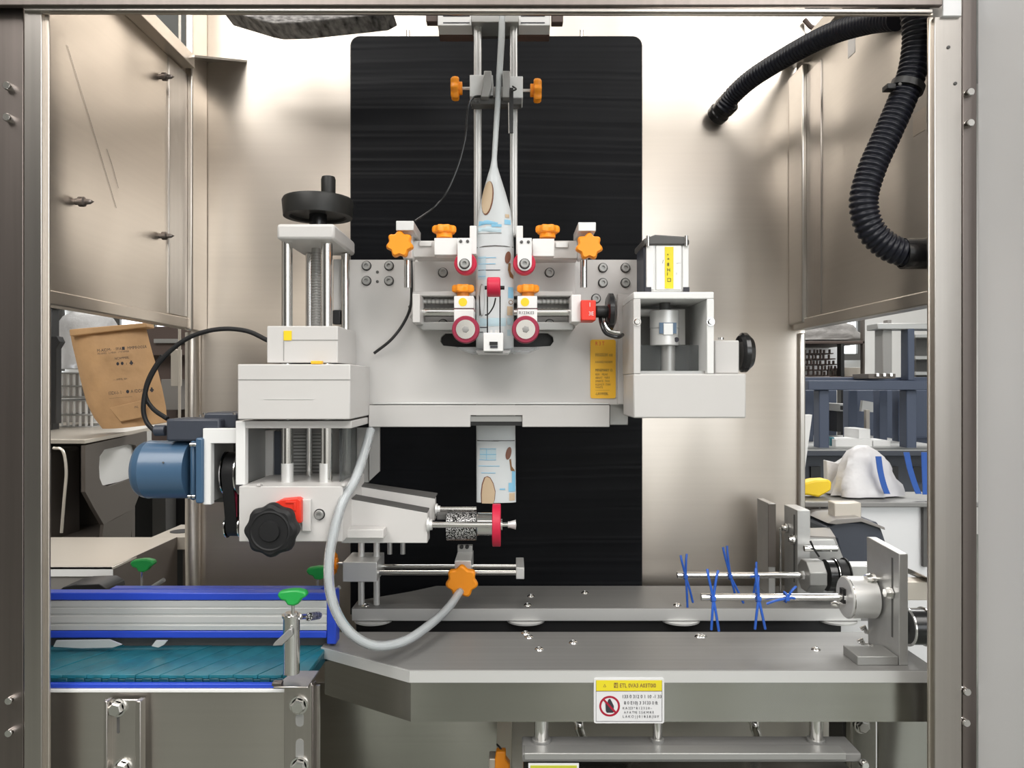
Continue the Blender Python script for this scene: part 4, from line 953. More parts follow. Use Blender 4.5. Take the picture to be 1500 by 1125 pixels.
# ================================================================ RIGHT SERVO MOTOR UNIT
su = thing('servo_drive', 'servo drive with square open white frame and long white base, right of the head plate', 'servo drive', P(1010, 612, 1.08))
sm = part('servo_motor', su, P(977, 427, 1.09), 'silver servo motor with yellow label')
B().bx(947, 358, 1009, 427, 1.055, 1.125).ob('body', 'alu_light', sm, .001)
for a, b_, m in ((947, 958, 'white_clean'), (961, 998, 'white_clean'), (1000, 1009, 'white_clean')): B().bx(a, 359, b_, 422 if m == 'x' else 424, 1.052, 1.056).ob('body_rib', m, sm, .001)
B().pp([(943, 349), (960, 343), (1006, 346), (1010, 352), (1010, 358), (943, 358)], 1.05, 1.13).ob('end_cap', 'grey_dark', sm, .002)
for px in (949, 1005): B().cz(px, 345, 360, 1.05, 2.5).ob('screw', 'chrome', sm, 0)
for px in (949, 1005): B().bx(px-4, 420, px+5, 427, 1.0505, 1.053).ob('foot_screw', 'ink', sm, 0)
B().box(P(943, 0, 1.06).x, P(947, 0, 1.06).x, 1.06, 1.12, P(0, 427, 1.06).z, P(0, 350, 1.06).z).ob('side_cover', 'motor_dark', sm, .001)
B().bx(974, 361, 986.5, 422, 1.0512, 1.0522).ob('yellow_label', 'sign_yellow', sm, 0)
for i, (s, y) in enumerate((('▴', 372), ('+', 379), ('8', 387), ('H', 395), ('I', 401), ('□', 410))): text(s, 7, 977, y, 1.0508, 'ink', sm)
text('/', 7, 970, 383, 1.0515, 'ink', sm); text('–····', 6, 991, 385, 1.0515, 'ink', sm, sx=.7); text('::', 5, 990, 400, 1.0515, 'ink', sm)
cf = part('open_frame', su, P(987, 545, 1.09))
Y0, Y1 = 1.03, 1.135
xL, xR = P(928, 0, Y0).x, P(1046, 0, Y0).x; zt_, zb_ = P(0, 427, Y0).z, P(0, 547, Y0).z; th = 10.5*Y0/F
B().box(xL, xR, Y0, Y1, zt_-th, zt_).ob('top_wall', 'white_clean', cf, .0015)
B().box(xL, xL+th, Y0, Y1, zb_, zt_-th).ob('left_wall', 'white', cf, .001)
B().box(xR-th, xR, Y0, Y1, zb_, zt_-th).ob('right_wall', 'white_clean', cf, .001)
B().box(xL+th, xR-th, Y1-.004, Y1, zb_, zt_-th).ob('rear_wall', 'grey', cf, 0)
B().box(xL+th, xR-th, Y0+.01, Y1-.004, zb_, zb_+.004).ob('floor_plate', 'alu_mid', cf, 0)
B().bx(938, 505, 1036, 545, Y0+.045, Y0+.047).ob('clear_screen', 'acrylic', cf, 0)
B().pp([(936, 452), (1004, 452), (1004, 505), (994, 505), (994, 462), (936, 462)], 1.10, 1.115).ob('inner_bracket', 'white', cf, .001)
for px, py in ((933, 471), (1041, 471)): put(HEX, 'side_bolt', P(px, py, 1.03), cf).scale = (.45, .5, .45)
cpn = part('shaft_coupling', su, P(973, 510, 1.08), 'silver jaw coupling with blue insert')
B().cz(974, 438, 458, 1.08, 8).ob('motor_shaft', 'grey_dark', cpn, 0)
B().cz(973, 455, 481, 1.08, 21, 40).ob('upper_hub', 'alu_light', cpn, .001)
B().cz(973, 481, 506, 1.08, 20.5, 40).ob('lower_hub', 'alu_light', cpn, .001)
B().bx(966, 472, 991, 488, 1.0592, 1.062).ob('blue_insert', 'motor_blue', cpn, 0)
B().bx(972, 473, 986, 490, 1.0580, 1.062).ob('jaw', 'alu_light', cpn, .0005)
B().cyl(P(991, 497, 1.063), P(991, 497, 1.068), .0035).ob('set_screw', 'ink', cpn, 0)
B().cz(978, 506, 545, 1.08, 11).ob('output_shaft', 'alu_mid', cpn, 0)
bs = part('base', su, P(1010, 612, 1.08))
B().box(xL, P(1093, 0, 1.03).x, 1.03, 1.125, P(0, 612, 1.03).z, P(0, 547, 1.03).z).ob('block', 'white', bs, .002)
B().bx(1047, 498, 1083, 547, 1.045, 1.10).ob('side_block', 'white', bs, .002)
B().cyl(P(1056, 497, 1.06), P(1056, 494, 1.06), .004).ob('oil_nipple', 'chrome', bs, 0)
bk2 = part('side_knob', su, P(1093, 540, 1.08), 'black round knob')
B().lathe(P(1082, 516, 1.075), (1, 0, 0), [(0, 0), (0, .024), (.004, .0285), (.010, .0285), (.018, .021), (.020, 0)], 36).ob('grip', 'black_gloss', bk2, 0)

# ================================================================ BLACK CORRUGATED HOSES
def corrugated(pts, r, name, lab, n_per=.0072):
    t = thing(name, lab, 'hose', pts[0]-Vector((0, 0, r)), 'black corrugated hoses')
    c = catmull(pts, 24); L = [0]
    for a, b_ in zip(c, c[1:]): L.append(L[-1]+(b_-a).length)
    out = []; rs = []; st_ = n_per/5; d = 0; i = 0; k = 0
    while d < L[-1]:
        while L[i+1] < d: i += 1
        u = (d-L[i])/(L[i+1]-L[i]); out.append(c[i].lerp(c[i+1], u)); rs.append(r*(1, .995, .87, .86, .97)[k % 5]); d += st_; k += 1
    B().tube(out, rs, 20).ob('ribbed_tube', 'hose_black', t, 0, ang=70); return t
h1 = corrugated([P(1060, 158, 1.43), P(1075, 138, 1.41), P(1105, 112, 1.36), P(1160, 78, 1.28), P(1215, 50, 1.20), P(1270, 33, 1.12), P(1315, 26, 1.06)], .0172, 'corrugated_hose', 'black corrugated hose sloping from the top right corner down to the back panel')
c = P(1056, 160, 1.44)
B().lathe(c+Vector((-.004, .02, -.006)), P(1090, 124, 1.385)-c, [(0, 0), (0, .020), (.012, .021), (.014, .019), (.022, .019), (.024, .0205), (.04, .0205), (.042, .018), (.042, 0)], 28).ob('end_collar', 'black_gloss', h1, 0)
h2 = corrugated([P(1341, 20, 1.0), P(1343, 60, 1.0), P(1336, 105, 1.0), P(1320, 150, 1.0), P(1298, 200, 1.0), P(1276, 250, 1.0), P(1265, 295, 1.0), P(1275, 335, 1.0), P(1303, 362, 1.0), P(1336, 371, 1.0), P(1385, 370, 1.0)], .0185, 'corrugated_hose', 'black corrugated hose hanging down the right side panel and curving into the post')
c = P(1329, 127, 1.0); ax = (P(1318, 152, 1)-P(1336, 105, 1)).normalized()
B().lathe(c-ax*.004, ax, [(0, .017), (0, .0215), (.009, .0215), (.009, .017)], 28).ob('hose_clamp', 'black', h2, 0)
B().bx(1300, 121, 1313, 129, .985, 1.0).ob('clamp_lug', 'black', h2, .001); put(TINY, 'clamp_screw', P(1318, 123, .978), h2)
B().lathe(P(1322, 371, 1.0), (1, 0, 0), [(0, .018), (0, .0205), (.05, .0205), (.05, .018)], 28).ob('end_collar', 'black_gloss', h2, 0)
tc_ = part('cable_bracket', cab, P(1200, 50, 1.50))
B().bx(1165, 18, 1225, 50, 1.48, 1.485).ob('strip', 'panel_cool', tc_, 0)
B().tube(catmull([P(1178, 28, 1.465), P(1190, 40, 1.465), P(1205, 38, 1.465), P(1218, 34, 1.465)], 5), .005, 8).ob('cable_loop', 'wood_dark', tc_, 0)

# ================================================================ ROLLER UNITS AT LOWER RIGHT
pb = thing('bearing_plate', 'tall grey slotted plate standing on the right end of the front table plate', 'bearing plate', P(1310, 978, 1.05))
xP = P(1317, 0, 1.03).x
B().prism([(xP, 1.03, TZ), (xP, 1.12, TZ), (xP, 1.125, P(0, 787, 1.12).z), (xP, 1.118, P(0, 786, 1.12).z), (xP, 1.03, P(0, 811, 1.03).z)], (.0125, 0, 0)).ob('plate', 'alu', pb, .001)
B().box(xP-.0006, xP+.001, 1.046, 1.050, P(0, 932, 1.05).z, P(0, 816, 1.05).z).ob('slot', 'grey_dark', pb, 0)
B().box(P(1256, 0, 1.03).x, xP-.001, 1.03, 1.075, TZ, P(0, 961, 1.03).z).ob('foot_block', 'alu_mid', pb, .001)
B().lathe((xP-.001, 1.050, P(0, 868, 1.05).z), (-1, 0, 0), [(0, 0), (0, .009), (.003, .009), (.003, .006), (.009, .006), (.009, 0)], 6).ob('slot_bolt', 'chrome', pb, 0)
for px, py, Y in ((1262, 940, 1.10), (1277, 950, 1.07), (1266, 921, 1.12)):
    B().tube([P(px-5, py, Y), P(px, py-3, Y), P(px+3, py+4, Y), P(px+9, py+5, Y)], .0035, 10).ob('wing_screw', 'chrome', pb, 0)
ro_ = thing('front_roller_unit', 'polished chrome rod with round silver hub mounted on the slotted plate', 'roller', P(1240, 905, 1.10))
c = P(1237, 874, 1.10)
B().lathe(c, (1, 0, 0), [(0, 0), (0, .0285), (.0015, .030), (.040, .030), (.040, 0)], 56).ob('hub', 'alu_light', ro_, 0)
B().lathe(c+Vector((.0025, 0, 0)), (1, 0, 0), [(0, .0301), (0, .0306), (.0012, .0306), (.0012, .0301)], 56).ob('hub_rim', 'chrome', ro_, 0)
B().lathe(c-Vector((.003, 0, 0)), (1, 0, 0), [(0, 0), (0, .0075), (.0035, .0075), (.0035, 0)], 6).ob('rod_nut', 'white_clean', ro_, 0)
B().bx(1235, 863, 1239, 884, 1.094, 1.106).ob('keyway', 'black', ro_, 0)
B().cx(1027, 1239, 874, 1.10, 5.2).ob('chrome_rod', 'chrome', ro_, 0)
B().lathe(P(1268, 848, 1.09), (1, 0, 0), [(0, 0), (0, .007), (.006, .009), (.012, .009), (.012, .004), (.018, .004), (.018, 0)], 20).ob('lock_screw', 'chrome', ro_, 0)
B().lathe(P(1217, 885, 1.12), (1, 0, 0), [(0, 0), (0, .003), (.006, .005), (.012, .005), (.02, .003), (.02, 0)], 14).ob('grease_nipple', 'chrome', ro_, 0)
dr = thing('side_pulley', 'black pulley with chrome rims just behind the slotted plate at the right post', 'pulley', P(1345, 942, 1.08))
c = P(1329, 917, 1.08); B().cyl(c, c+Vector((.026, 0, 0)), .0255, n=40).ob('pulley', 'black_gloss', dr, .001)
for d_ in (-.001, .023): B().lathe(c+Vector((d_, 0, 0)), (1, 0, 0), [(0, .024), (0, .0275), (.0015, .0275), (.0015, .024)], 40).ob('pulley_rim', 'chrome', dr, 0)
for k in range(8):
    a = k*math.pi/4+.2; p = c+Vector((.0265, .018*math.cos(a), .018*math.sin(a))); B().cyl(p, p+Vector((.001, 0, 0)), .002, n=8).ob('rivet', 'chrome', dr, 0)
B().bx(1326, 852, 1420, 879, 1.14, 1.17).ob('cross_bar', 'beige', dr, .001)
B().prism([P(1326, 830, 1.2), P(1357, 845, 1.12), P(1420, 870, 1.12), P(1420, 878, 1.12), P(1326, 838, 1.2)], (0, .003, 0)).ob('cover_edge', 'panel_cool', dr, 0)
ru = thing('rear_roller_unit', 'rear chrome rod with angular grey bearing block and black pulleys beside it', 'roller', P(1190, 868, 1.30))
c = P(1177, 842, 1.30)
oc = [c+Vector((0, .030*math.sin(a)*1.0, .0285*math.cos(a))) for a in [math.pi/8+math.pi/4*i for i in range(8)]]
B().prism(oc, (.030, 0, 0)).ob('bearing_block', 'alu_mid', ru, .0015)
B().cx(992, 1178, 842, 1.30, 4.6).ob('chrome_rod', 'chrome', ru, 0)
B().lathe(c-Vector((.003, 0, 0)), (1, 0, 0), [(0, 0), (0, .008), (.0035, .008), (.0035, 0)], 6).ob('rod_nut', 'white_clean', ru, 0)
B().lathe(P(1209, 842, 1.31), (1, 0, 0), [(0, 0), (0, .027), (.012, .027), (.012, 0)], 36).ob('pulley', 'black_gloss', ru, 0)
B().lathe(P(1222, 842, 1.31), (1, 0, 0), [(0, 0), (0, .029), (.0015, .030), (.003, .029), (.003, .027), (.018, .027), (.018, .030), (.020, .030), (.020, 0)], 40).ob('pulley', 'rubber', ru, 0)
B().lathe(P(1221, 842, 1.31), (1, 0, 0), [(0, .027), (0, .0295), (.001, .0295), (.001, .027)], 36).ob('pulley_rim', 'chrome', ru, 0)
B().cx(1178, 1226, 803, 1.31, 4.2).ob('tie_rod', 'chrome', ru, 0)
B().tube([P(1187, 792, 1.30), P(1192, 803, 1.30), P(1200, 815, 1.30)], .0018, 8).ob('cable', 'black', ru, 0)
hg = thing('roller_gearbox', 'grey cast gearbox housing rising behind the rear roller pulleys', 'gearbox', P(1230, 880, 1.38))
B().pp([(1180, 784), (1224, 786), (1246, 842), (1282, 850), (1282, 890), (1180, 890)], 1.365, 1.42).ob('housing', 'alu_mid', hg, .003)
B().prism([P(1180, 784, 1.365), P(1224, 786, 1.365), P(1215, 772, 1.44), P(1181, 773, 1.44)], (0, 0, -.003)).ob('top_face', 'taupe_light', hg, .0005)
B().pp([(1184, 790), (1222, 790), (1226, 802), (1184, 802)], 1.36, 1.366).ob('raised_panel', 'alu_light', hg, .001)
B().bx(1246, 828, 1285, 880, 1.33, 1.364).ob('side_lug', 'alu', hg, .002)
put(CAP, 'bolt', P(1237, 822, 1.364), hg)
for px, py0, Y, w_, lab, dk in ((1168, 747, 1.335, 19, 'grey slotted post plate left of the rear bearing block', 'alu'), (1126, 737, 1.37, 10, 'darker plate further back, left of the slotted post plate', 'taupe')):
    t = thing('post_plate', lab, 'post plate', P(px, 860, Y), 'post plates at the rear roller')
    x = P(px, 0, Y).x; zt3 = P(0, py0, Y).z
    B().box(x, x+w_*Y/F, Y, Y+.065, TZ, zt3).ob('plate', 'alu', t, .001)
    if dk == 'alu':
        B().box(x-.0008, x+.001, Y+.012, Y+.016, TZ+.03, zt3-.01).ob('slot', 'grey_dark', t, 0)
        for yy, yp in ((792, Y+.014), (781, Y+.05)):
            B().lathe((x-.001, yp, P(0, yy, Y).z), (-1, 0, 0), [(0, 0), (0, .009), (.004, .009), (.004, .005), (.009, .005), (.009, 0)], 16).ob('slot_bolt', 'chrome', t, 0)
        B().cyl((x-.012, Y+.05, TZ), (x-.012, Y+.05, P(0, 781, Y).z), .002).ob('adjust_rod', 'chrome', t, 0)
    else:
        B().bx(px-.5, py0+1, px+w_+.5, 830, Y-.002, Y).ob('front_face', 'taupe', t, 0)
bm_ = thing('black_motor', 'black boxy motor with grey lid behind the slotted plate on the right', 'motor', P(1250, 850, 1.48))
B().pp([(1210, 772), (1226, 764), (1285, 764), (1292, 776), (1300, 800), (1300, 860), (1240, 850), (1225, 790), (1213, 784)], 1.45, 1.55).ob('body', 'motor_dark', bm_, .004)
B().pp([(1212, 766), (1225, 760), (1262, 758), (1296, 772), (1297, 776), (1262, 764), (1225, 768)], 1.44, 1.56).ob('lid', 'taupe_light', bm_, .001)
B().bx(1222, 736, 1262, 762, 1.47, 1.5).ob('paper_wrap', 'beige', bm_, .002)
# blue cable ties hanging on the rods
def tie(x, yr, Y, tails, lab):
    t = thing('cable_tie', lab, 'cable tie', P(x, yr+8, Y), 'blue cable ties on the chrome rods')
    c = P(x, yr, Y); r = .0073
    B().tube([c+Vector((.0012*math.sin(a*3), r*math.cos(a), r*math.sin(a))) for a in [2*math.pi*i/20 for i in range(21)]], .0015, 6).ob('loop', 'tie_blue', t, 0)
    B().box(c.x-.003, c.x+.003, c.y-r-.004, c.y-r+.001, c.z-.003, c.z+.003).ob('lock_head', 'tie_blue', t, .0005)
    for (ax_, ay_), (bx_, by_) in tails:
        B().tube(catmull([P(x, yr, Y)+Vector((0, -r, 0)), P((x+ax_*2)/3, (yr+ay_*2)/3, Y-.008), P(ax_, ay_, Y-.004)], 4), .0019, 6).ob('tail', 'tie_blue', t, 0)
        if bx_: B().tube(catmull([P(x, yr, Y)+Vector((0, -r, 0)), P((x+bx_)/2+1, (yr+by_)/2, Y-.01), P(bx_, by_, Y-.006)], 4), .0019, 6).ob('tail', 'tie_blue', t, 0)
tie(1003, 842, 1.30, [((997, 813), (1007, 889)), ((1006, 811), (1015, 882))], 'leftmost blue cable tie, near the free end of the rear chrome rod')
tie(1068, 842, 1.30, [((1059, 801), (1077, 872)), ((1065, 799), (1089, 883))], 'tallest blue cable tie with two long tails rising above the rear rod')
tie(1107, 842, 1.30, [((1108, 823), (0, 0)), ((1100, 845), (1104, 868))], 'blue cable tie around the rear rod nearest its bearing block')
tie(1043, 874, 1.10, [((1036, 833), (1042, 922)), ((1052, 835), (1053, 924))], 'blue cable tie crossing near the free end of the front chrome rod')
tie(1109, 874, 1.10, [((1107, 832), (1106, 921)), ((1111, 845), (1121, 921))], 'blue cable tie with long forked tails at the middle of the front chrome rod')
tie(1150, 874, 1.10, [((1166, 859), (0, 0)), ((1164, 876), (1123, 884))], 'short blue cable tie slanting near the right end of the front chrome rod')

# ================================================================ OUTSIDE, SEEN THROUGH THE LEFT OPENING
lm = thing('neighbour_machine', 'low beige topped machine body with dark sloping side, outside the left opening', 'machine', (-1.1, 1.65, CZ-1.0))
zt4 = CZ-.365
B().prism([(-1.6, 1.50, zt4), (-.797, 1.50, zt4), (-.80, 1.79, zt4), (-1.6, 1.79, zt4)], (0, 0, -.006)).ob('top_sheet', 'beige', lm, .001)
B().box(-1.6, -.798, 1.50, 1.503, zt4-.02, zt4).ob('front_edge', 'white_clean', lm, .001)
B().box(-1.6, -.80, 1.504, 1.785, zt4-.6, zt4-.006).ob('body', 'taupe_light', lm, .002)
B().box(-.7995, -.798, 1.504, 1.79, zt4-.6, zt4).ob('side_sheet', 'taupe', lm, 0)
zz = CZ-.395+.015
B().prism([(-.86, 1.79, zt4), (-.50, 1.79, zt4), (-.50, 1.95, zt4), (-.86, 1.95, zt4)], (0, 0, -.03)).ob('rear_shelf', 'beige', lm, .001)
x = P(266, 0, 1.86).x; B().cyl((x, 1.86, zt4-.002), (x, 1.86, zt4+.001), .027).ob('shelf_hole', 'black', lm, 0)
B().box(-.79, -.60, 1.80, 1.94, zt4-.6, zt4-.03).ob('rear_body', 'taupe', lm, .002)
bk_ = thing('black_cover', 'black rounded plastic cover behind the blue guide rail at far left', 'cover', P(120, 870, 1.3))
B().pp([(82, 868), (92, 860), (110, 856), (145, 855), (156, 862), (158, 870), (82, 870)], 1.30, 1.36).ob('cover', 'black', bk_, .003)
um = thing('window_machine', 'taller dark sided machine hood with a rounded window cut-out, outside the left opening', 'machine', (-1.4, 2.3, CZ-.6))
X = -1.2; zh = CZ-.152; yy = lambda px: X*F/(px-750); zq = lambda px, py: CZ+(562-py)*yy(px)/F
outp = [(125, 652), (170, 642), (215, 631), (216, 665), (215, 700), (205, 722), (196, 745), (172, 757), (152, 768), (138, 744), (125, 720), (125, 686)]
inp = [(146, 668), (153, 658), (190, 650), (199, 652), (202, 665), (202, 680), (201, 692), (196, 700), (160, 712), (150, 710), (146, 700), (145, 684)]
B().ringp([(X, yy(a), zq(a, b_)) for a, b_ in outp], [(X, yy(a), zq(a, b_)) for a, b_ in inp], (-.012, 0, 0)).ob('side_sheet', 'taupe', um, 0)
B().prism([(-2.3, 2.11, CZ-.165), (X, 2.11, CZ-.168), (X-.01, 2.72, CZ-.150), (-2.3, 2.72, CZ-.150)], (0, 0, .012)).ob('top_sheet', 'beige', um, .001)
B().box(-1.215, -1.9, 2.40, 2.42, CZ-.8, CZ-.17).ob('rear_sheet', 'taupe', um, 0)
B().prism([(X-.013, yy(x_), zq(x_, y_)) for x_, y_ in ((143, 655), (204, 645), (204, 700), (143, 714))], (-.004, 0, 0)).ob('cutout_bright_sheet', 'white_clean', um, 0)  # added white sheet; brightness seen through the cut-out is put into its colour
B().box(-1.9, -1.32, 2.08, 2.30, CZ-.6, CZ-.19).ob('front_body', 'taupe', um, .01)
B().tube(catmull([P(78, 656, 2.05), P(92, 660, 2.05), P(97, 690, 2.05), P(94, 730, 2.05), P(90, 780, 2.05)], 6), .004, 8).ob('pale_tube', 'beige', um, 0)
B().box(-1.22, -1.9, 2.12, 2.42, CZ-.46, CZ-.448).ob('inner_floor', 'taupe', um, 0)
B().prism([(X, yy(196), zq(196, 745)), (X, yy(152), zq(152, 768)), (X-.02, yy(152), CZ-.6), (X-.02, yy(196), CZ-.6)], (-.01, 0, 0)).ob('lower_sheet', 'taupe', um, 0)
dk_ = thing('dark_cabinet', 'black cabinet with a dark upright behind the blue motor', 'cabinet', (-1.2, 3.0, CZ-1.0))
B().bx(150, 690, 300, 1100, 3.0, 3.3).ob('carcass', 'black', dk_, .003)
B().bx(223, 695, 243, 790, 2.9, 2.99).ob('upright', 'grey_dark', dk_, .002)
# kraft paper bag leaning on the hood
kb = thing('paper_bag', 'brown kraft paper bag with dark printed lines standing on the neighbouring machine hood', 'bag', P(180, 628, 2.3))
L_ = [(102, 484), (106, 505), (112, 530), (119, 560), (127, 590), (138, 612), (150, 627)]
R_2 = [(213, 475), (219, 500), (225, 522), (232, 545), (238, 570), (243, 595), (245, 618)]
vs = []; nx = 14; ny = 6
random.seed(11)
for i in range(ny*2+1):
    t = i/(ny*2)*6; k = min(5, int(t)); u = t-k
    la = Vector(L_[k]).lerp(Vector(L_[k+1]), u); ra = Vector(R_2[k]).lerp(Vector(R_2[k+1]), u)
    for s in (-1, 1):
        for j in range(nx+1):
            q = la.lerp(ra, j/nx); bul = math.sin(math.pi*j/nx)**.6*(.012+.045*(i/(ny*2))**.7)
            q.y += 2*math.sin(j/nx*math.pi) if i == ny*2 else 0
            p = P(q.x, q.y, 2.30); p.y += s*bul+random.uniform(-.003, .003)*(0 < j < nx); vs.append(p)
W2 = nx+1; fs = []
for i in range(ny*2):
    for s in (0, 1):
        for j in range(nx): a = (i*2+s)*W2+j; fs.append((a, a+1, a+2*W2+1, a+2*W2))
    for j in (0, nx): a = i*2*W2+j; fs.append((a, a+W2, a+3*W2, a+2*W2))
for i in (0, ny*2):
    for j in range(nx): a = i*2*W2+j; fs.append((a, a+1, a+W2+1, a+W2))
B().add(vs, fs).ob('bag_body', 'kraft', kb, 0, ang=50)
B().prism([P(101, 482, 2.27), P(214, 472, 2.27), P(215, 479, 2.27), P(102, 492, 2.27)], (0, .05, 0)).ob('folded_rim', 'kraft', kb, .003)
B().prism([P(159, 597, 2.235), P(210, 585, 2.235), P(207, 612, 2.235), P(176, 618, 2.235)], (0, .008, 0)).ob('bottom_flap', 'kraft', kb, .003)
for s, px, py, z, Y in (('M-AIDM-  · FFA■  MMMHXIIIA', 142, 513.5, 6.5, 2.24), ('MI·IAMIX · LI MHH · I TIYVIMIIA', 143, 518, 4, 2.24), ('NCAMMIIIL', 168, 525, 5, 2.235), ('● ●  ı  ♣.', 170, 533, 6.5, 2.235), ('— AMMIL IIIH ·', 166, 556, 4, 2.23),
                        ('⊟DI-I- I ·  ● A·IDDIB   ·♣', 159, 576, 7, 2.225), ('——————————', 160, 583, 4, 2.225), ('.INL.', 196, 596, 4.5, 2.222)):
    o = text(s, z, px, py, Y, 'ink', kb, sx=.85); o.rotation_euler[1] = -.085
def blob(name, m, lab, cat, px0, py0, px1, py1, Y, depth, seed=1, amp=.16, top=.45, crump=.05):
    random.seed(seed); n = 26; K = 9; vs = []
    cx_, hw_ = (px0+px1)/2, (px1-px0)/2; ph = [random.uniform(0, 6.3) for _ in range(6)]
    for i in range(K+1):
        t = i/K; py = py1+(py0-py1)*t; w_ = hw_*(1-(1-top)*t**1.2) if t < .85 else hw_*(1-(1-top)*t**1.2)*(1-(t-.85)/.15*.6)
        for k in range(n):
            a = 2*math.pi*k/n; f_ = 1+amp*(math.sin(3*a+ph[0]+t*2)+.6*math.sin(7*a+ph[1]+t*3)+.4*math.sin(11*a+ph[2]+t*2))*.4+crump*random.uniform(-1, 1)
            p = P(cx_+w_*f_*math.cos(a), py, Y); p.y += depth*(w_/hw_)*f_*math.sin(a); vs.append(p)
    fs = [(i*n+k, i*n+(k+1) % n, (i+1)*n+(k+1) % n, (i+1)*n+k) for i in range(K) for k in range(n)]+[list(range(n)), list(range(K*n, K*n+n))]
    o = B().add(vs, fs).ob(name, m, None, 0, ang=80); return tag(o, lab, cat)
blob('plastic_bag', 'bag_clear', 'crumpled clear plastic bag bulging behind the top of the kraft bag', 'bag', 84, 455, 172, 540, 2.62, .12, 5, .12, .8)
B().bx(213, 462, 222, 476, 2.31, 2.33).ob('green_tag', 'green', kb, .003)
# plastic crates
for k, (y0, y1) in enumerate(((545, 583), (585, 627))):
    cr = thing('plastic_crate', ('upper grey slatted crate left of the kraft bag', 'lower grey slatted crate left of the kraft bag, resting on the machine hood')[k], 'crate', P(105, y1, 2.5), 'stacked crates')
    for a in (80, 88, 97, 106, 115, 124, 132): B().bx(a, y0, a+2.2, y1, 2.5, 2.51).ob('slat', 'alu_light', cr, .001)
    for b_ in (y0, (y0+y1)/2, y1-3): B().bx(78, b_, 135, b_+2.5, 2.495, 2.70).ob('rim', 'alu_mid', cr, .001)
    B().bx(78, y0, 135, y1, 2.72, 2.73).ob('back_wall', 'taupe_light', cr, 0)
dp_ = thing('dark_pillar', 'dark upright at the far left edge of the opening with a hook on it', 'pillar', P(84, 640, 2.4))
B().bx(60, 440, 76, 650, 2.4, 2.44).ob('pillar_post', 'black', dp_, .002); B().bx(74, 445, 84, 452, 2.4, 2.44).ob('pillar_arm', 'black', dp_, .001)
B().pp([(72, 492), (84, 492), (88, 500), (82, 510), (82, 620), (72, 620)], 2.38, 2.41).ob('pillar_hook', 'black', dp_, .002)
sh_ = thing('dark_shelf', 'dark brown shelving glimpsed right of the kraft bag', 'shelf', P(240, 620, 3.4))
B().bx(205, 478, 330, 520, 3.4, 3.6).ob('shelf_panel', 'wood_dark', sh_, .002)
B().bx(225, 496, 330, 502, 3.38, 3.4).ob('shelf_edge', 'grey', sh_, .001)
B().bx(222, 520, 330, 1010, 3.5, 3.6).ob('shelf_back', 'wood_dark', sh_, 0)
B().bx(236, 555, 262, 600, 3.35, 3.5).ob('shelf_box', 'taupe_light', sh_, .002)
pn = thing('conduit', 'thin upright conduit with a beige switch box beside the back panel left edge', 'conduit', P(264, 610, 1.7))
B().cz(263, -1240, 612, 1.7, 2).ob('pipe', 'beige', pn, 0); B().bx(250, 511, 261, 565, 1.7, 1.72).ob('switch_box', 'beige', pn, .001)

# ================================================================ OUTSIDE, SEEN THROUGH THE RIGHT OPENING
gt = thing('side_table', 'grey steel side table with white front panel just outside the right opening', 'table', (1.0, 1.62, 0))
zt5 = CZ-.2438
B().box(P(1168, 0, 1.55).x, 1.25, 1.55, 1.70, zt5-.011, zt5).ob('table_top', 'steel_table', gt, .002)
B().bx(1202, 742, 1420, 1300, 1.57, 1.575).ob('front_panel', 'door_white', gt, 0)
B().bx(1184, 740, 1200, 1300, 1.56, 1.58).ob('table_leg', 'taupe_light', gt, .001)
B().bx(1353, 742, 1360, 830, 1.56, 1.569).ob('edge_trim', 'grey_dark', gt, 0)
B().bx(1206, 746, 1216, 790, 1.555, 1.569).ob('table_leg', 'taupe', gt, .001)
blob('white_plastic_bag', 'bag_white', 'white crumpled plastic bag standing on the grey side table', 'bag', 1214, 652, 1312, 724, 1.63, .045, 3, .34, .42, .09)
tag(B().pp([(1212, 722), (1211, 674), (1228, 678), (1243, 668), (1240, 722)], 1.66, 1.68).ob('white_sheet_bag', 'bag_white', None, .002), 'flat flap of white plastic beside the crumpled white bag', 'plastic sheet')
for k, pts in enumerate(([(1287, 668), (1290, 690), (1295, 710), (1300, 723)], [(1328, 662), (1333, 685), (1340, 708), (1346, 723)], [(1354, 662), (1355, 690), (1356, 714), (1356, 724)])):
    q = catmull([P(a, b_, 1.575) for a, b_ in pts], 5); vs = []
    for p in q: vs += [p+Vector((-.006, 0, 0)), p+Vector((.006, 0, 0)), p+Vector((.006, .002, 0)), p+Vector((-.006, .002, 0))]
    fs = [(4*i+j, 4*i+(j+1) % 4, 4*i+4+(j+1) % 4, 4*i+4+j) for i in range(len(q)-1) for j in range(4)]+[(0, 1, 2, 3), tuple(range(len(vs)-4, len(vs)))]
    tag(B().add(vs, fs).ob('blue_strap', 'strap_blue', None, 0), ('blue strap draped down the front of the white plastic bag', 'blue strap hanging right of the white bag in front of the dark shelf', 'blue strap at the extreme right beside the cabinet post')[k], 'strap', 'blue straps')
tag(B().pp([(1168, 710), (1195, 703), (1214, 702), (1219, 706), (1218, 718), (1200, 728), (1184, 725), (1168, 724)], 1.60, 1.64).ob('yellow_block', 'yellow', None, .004), 'yellow plastic block lying at the left end of the side table', 'block')
tag(B().prism([P(1160, 607, 1.9), P(1190, 607, 1.9), P(1176, 712, 1.9), P(1172, 1365, 1.9), P(1160, 1365, 1.9)], (0, .02, 0)).ob('leaning_panel', 'white_clean', None, .001), 'tall white panel leaning beside the back panel edge, above the yellow block', 'panel')
nv = thing('navy_rack', 'large navy steel rack with uprights and cross beams behind the side table', 'rack', P(1270, 1000, 2.7))
def nb(x0, y0, x1, y1, Y, d, name='upright', m='navy', bev=.003): B().bx(x0, y0, x1, y1, Y, Y+d).ob(name, m, nv, bev)
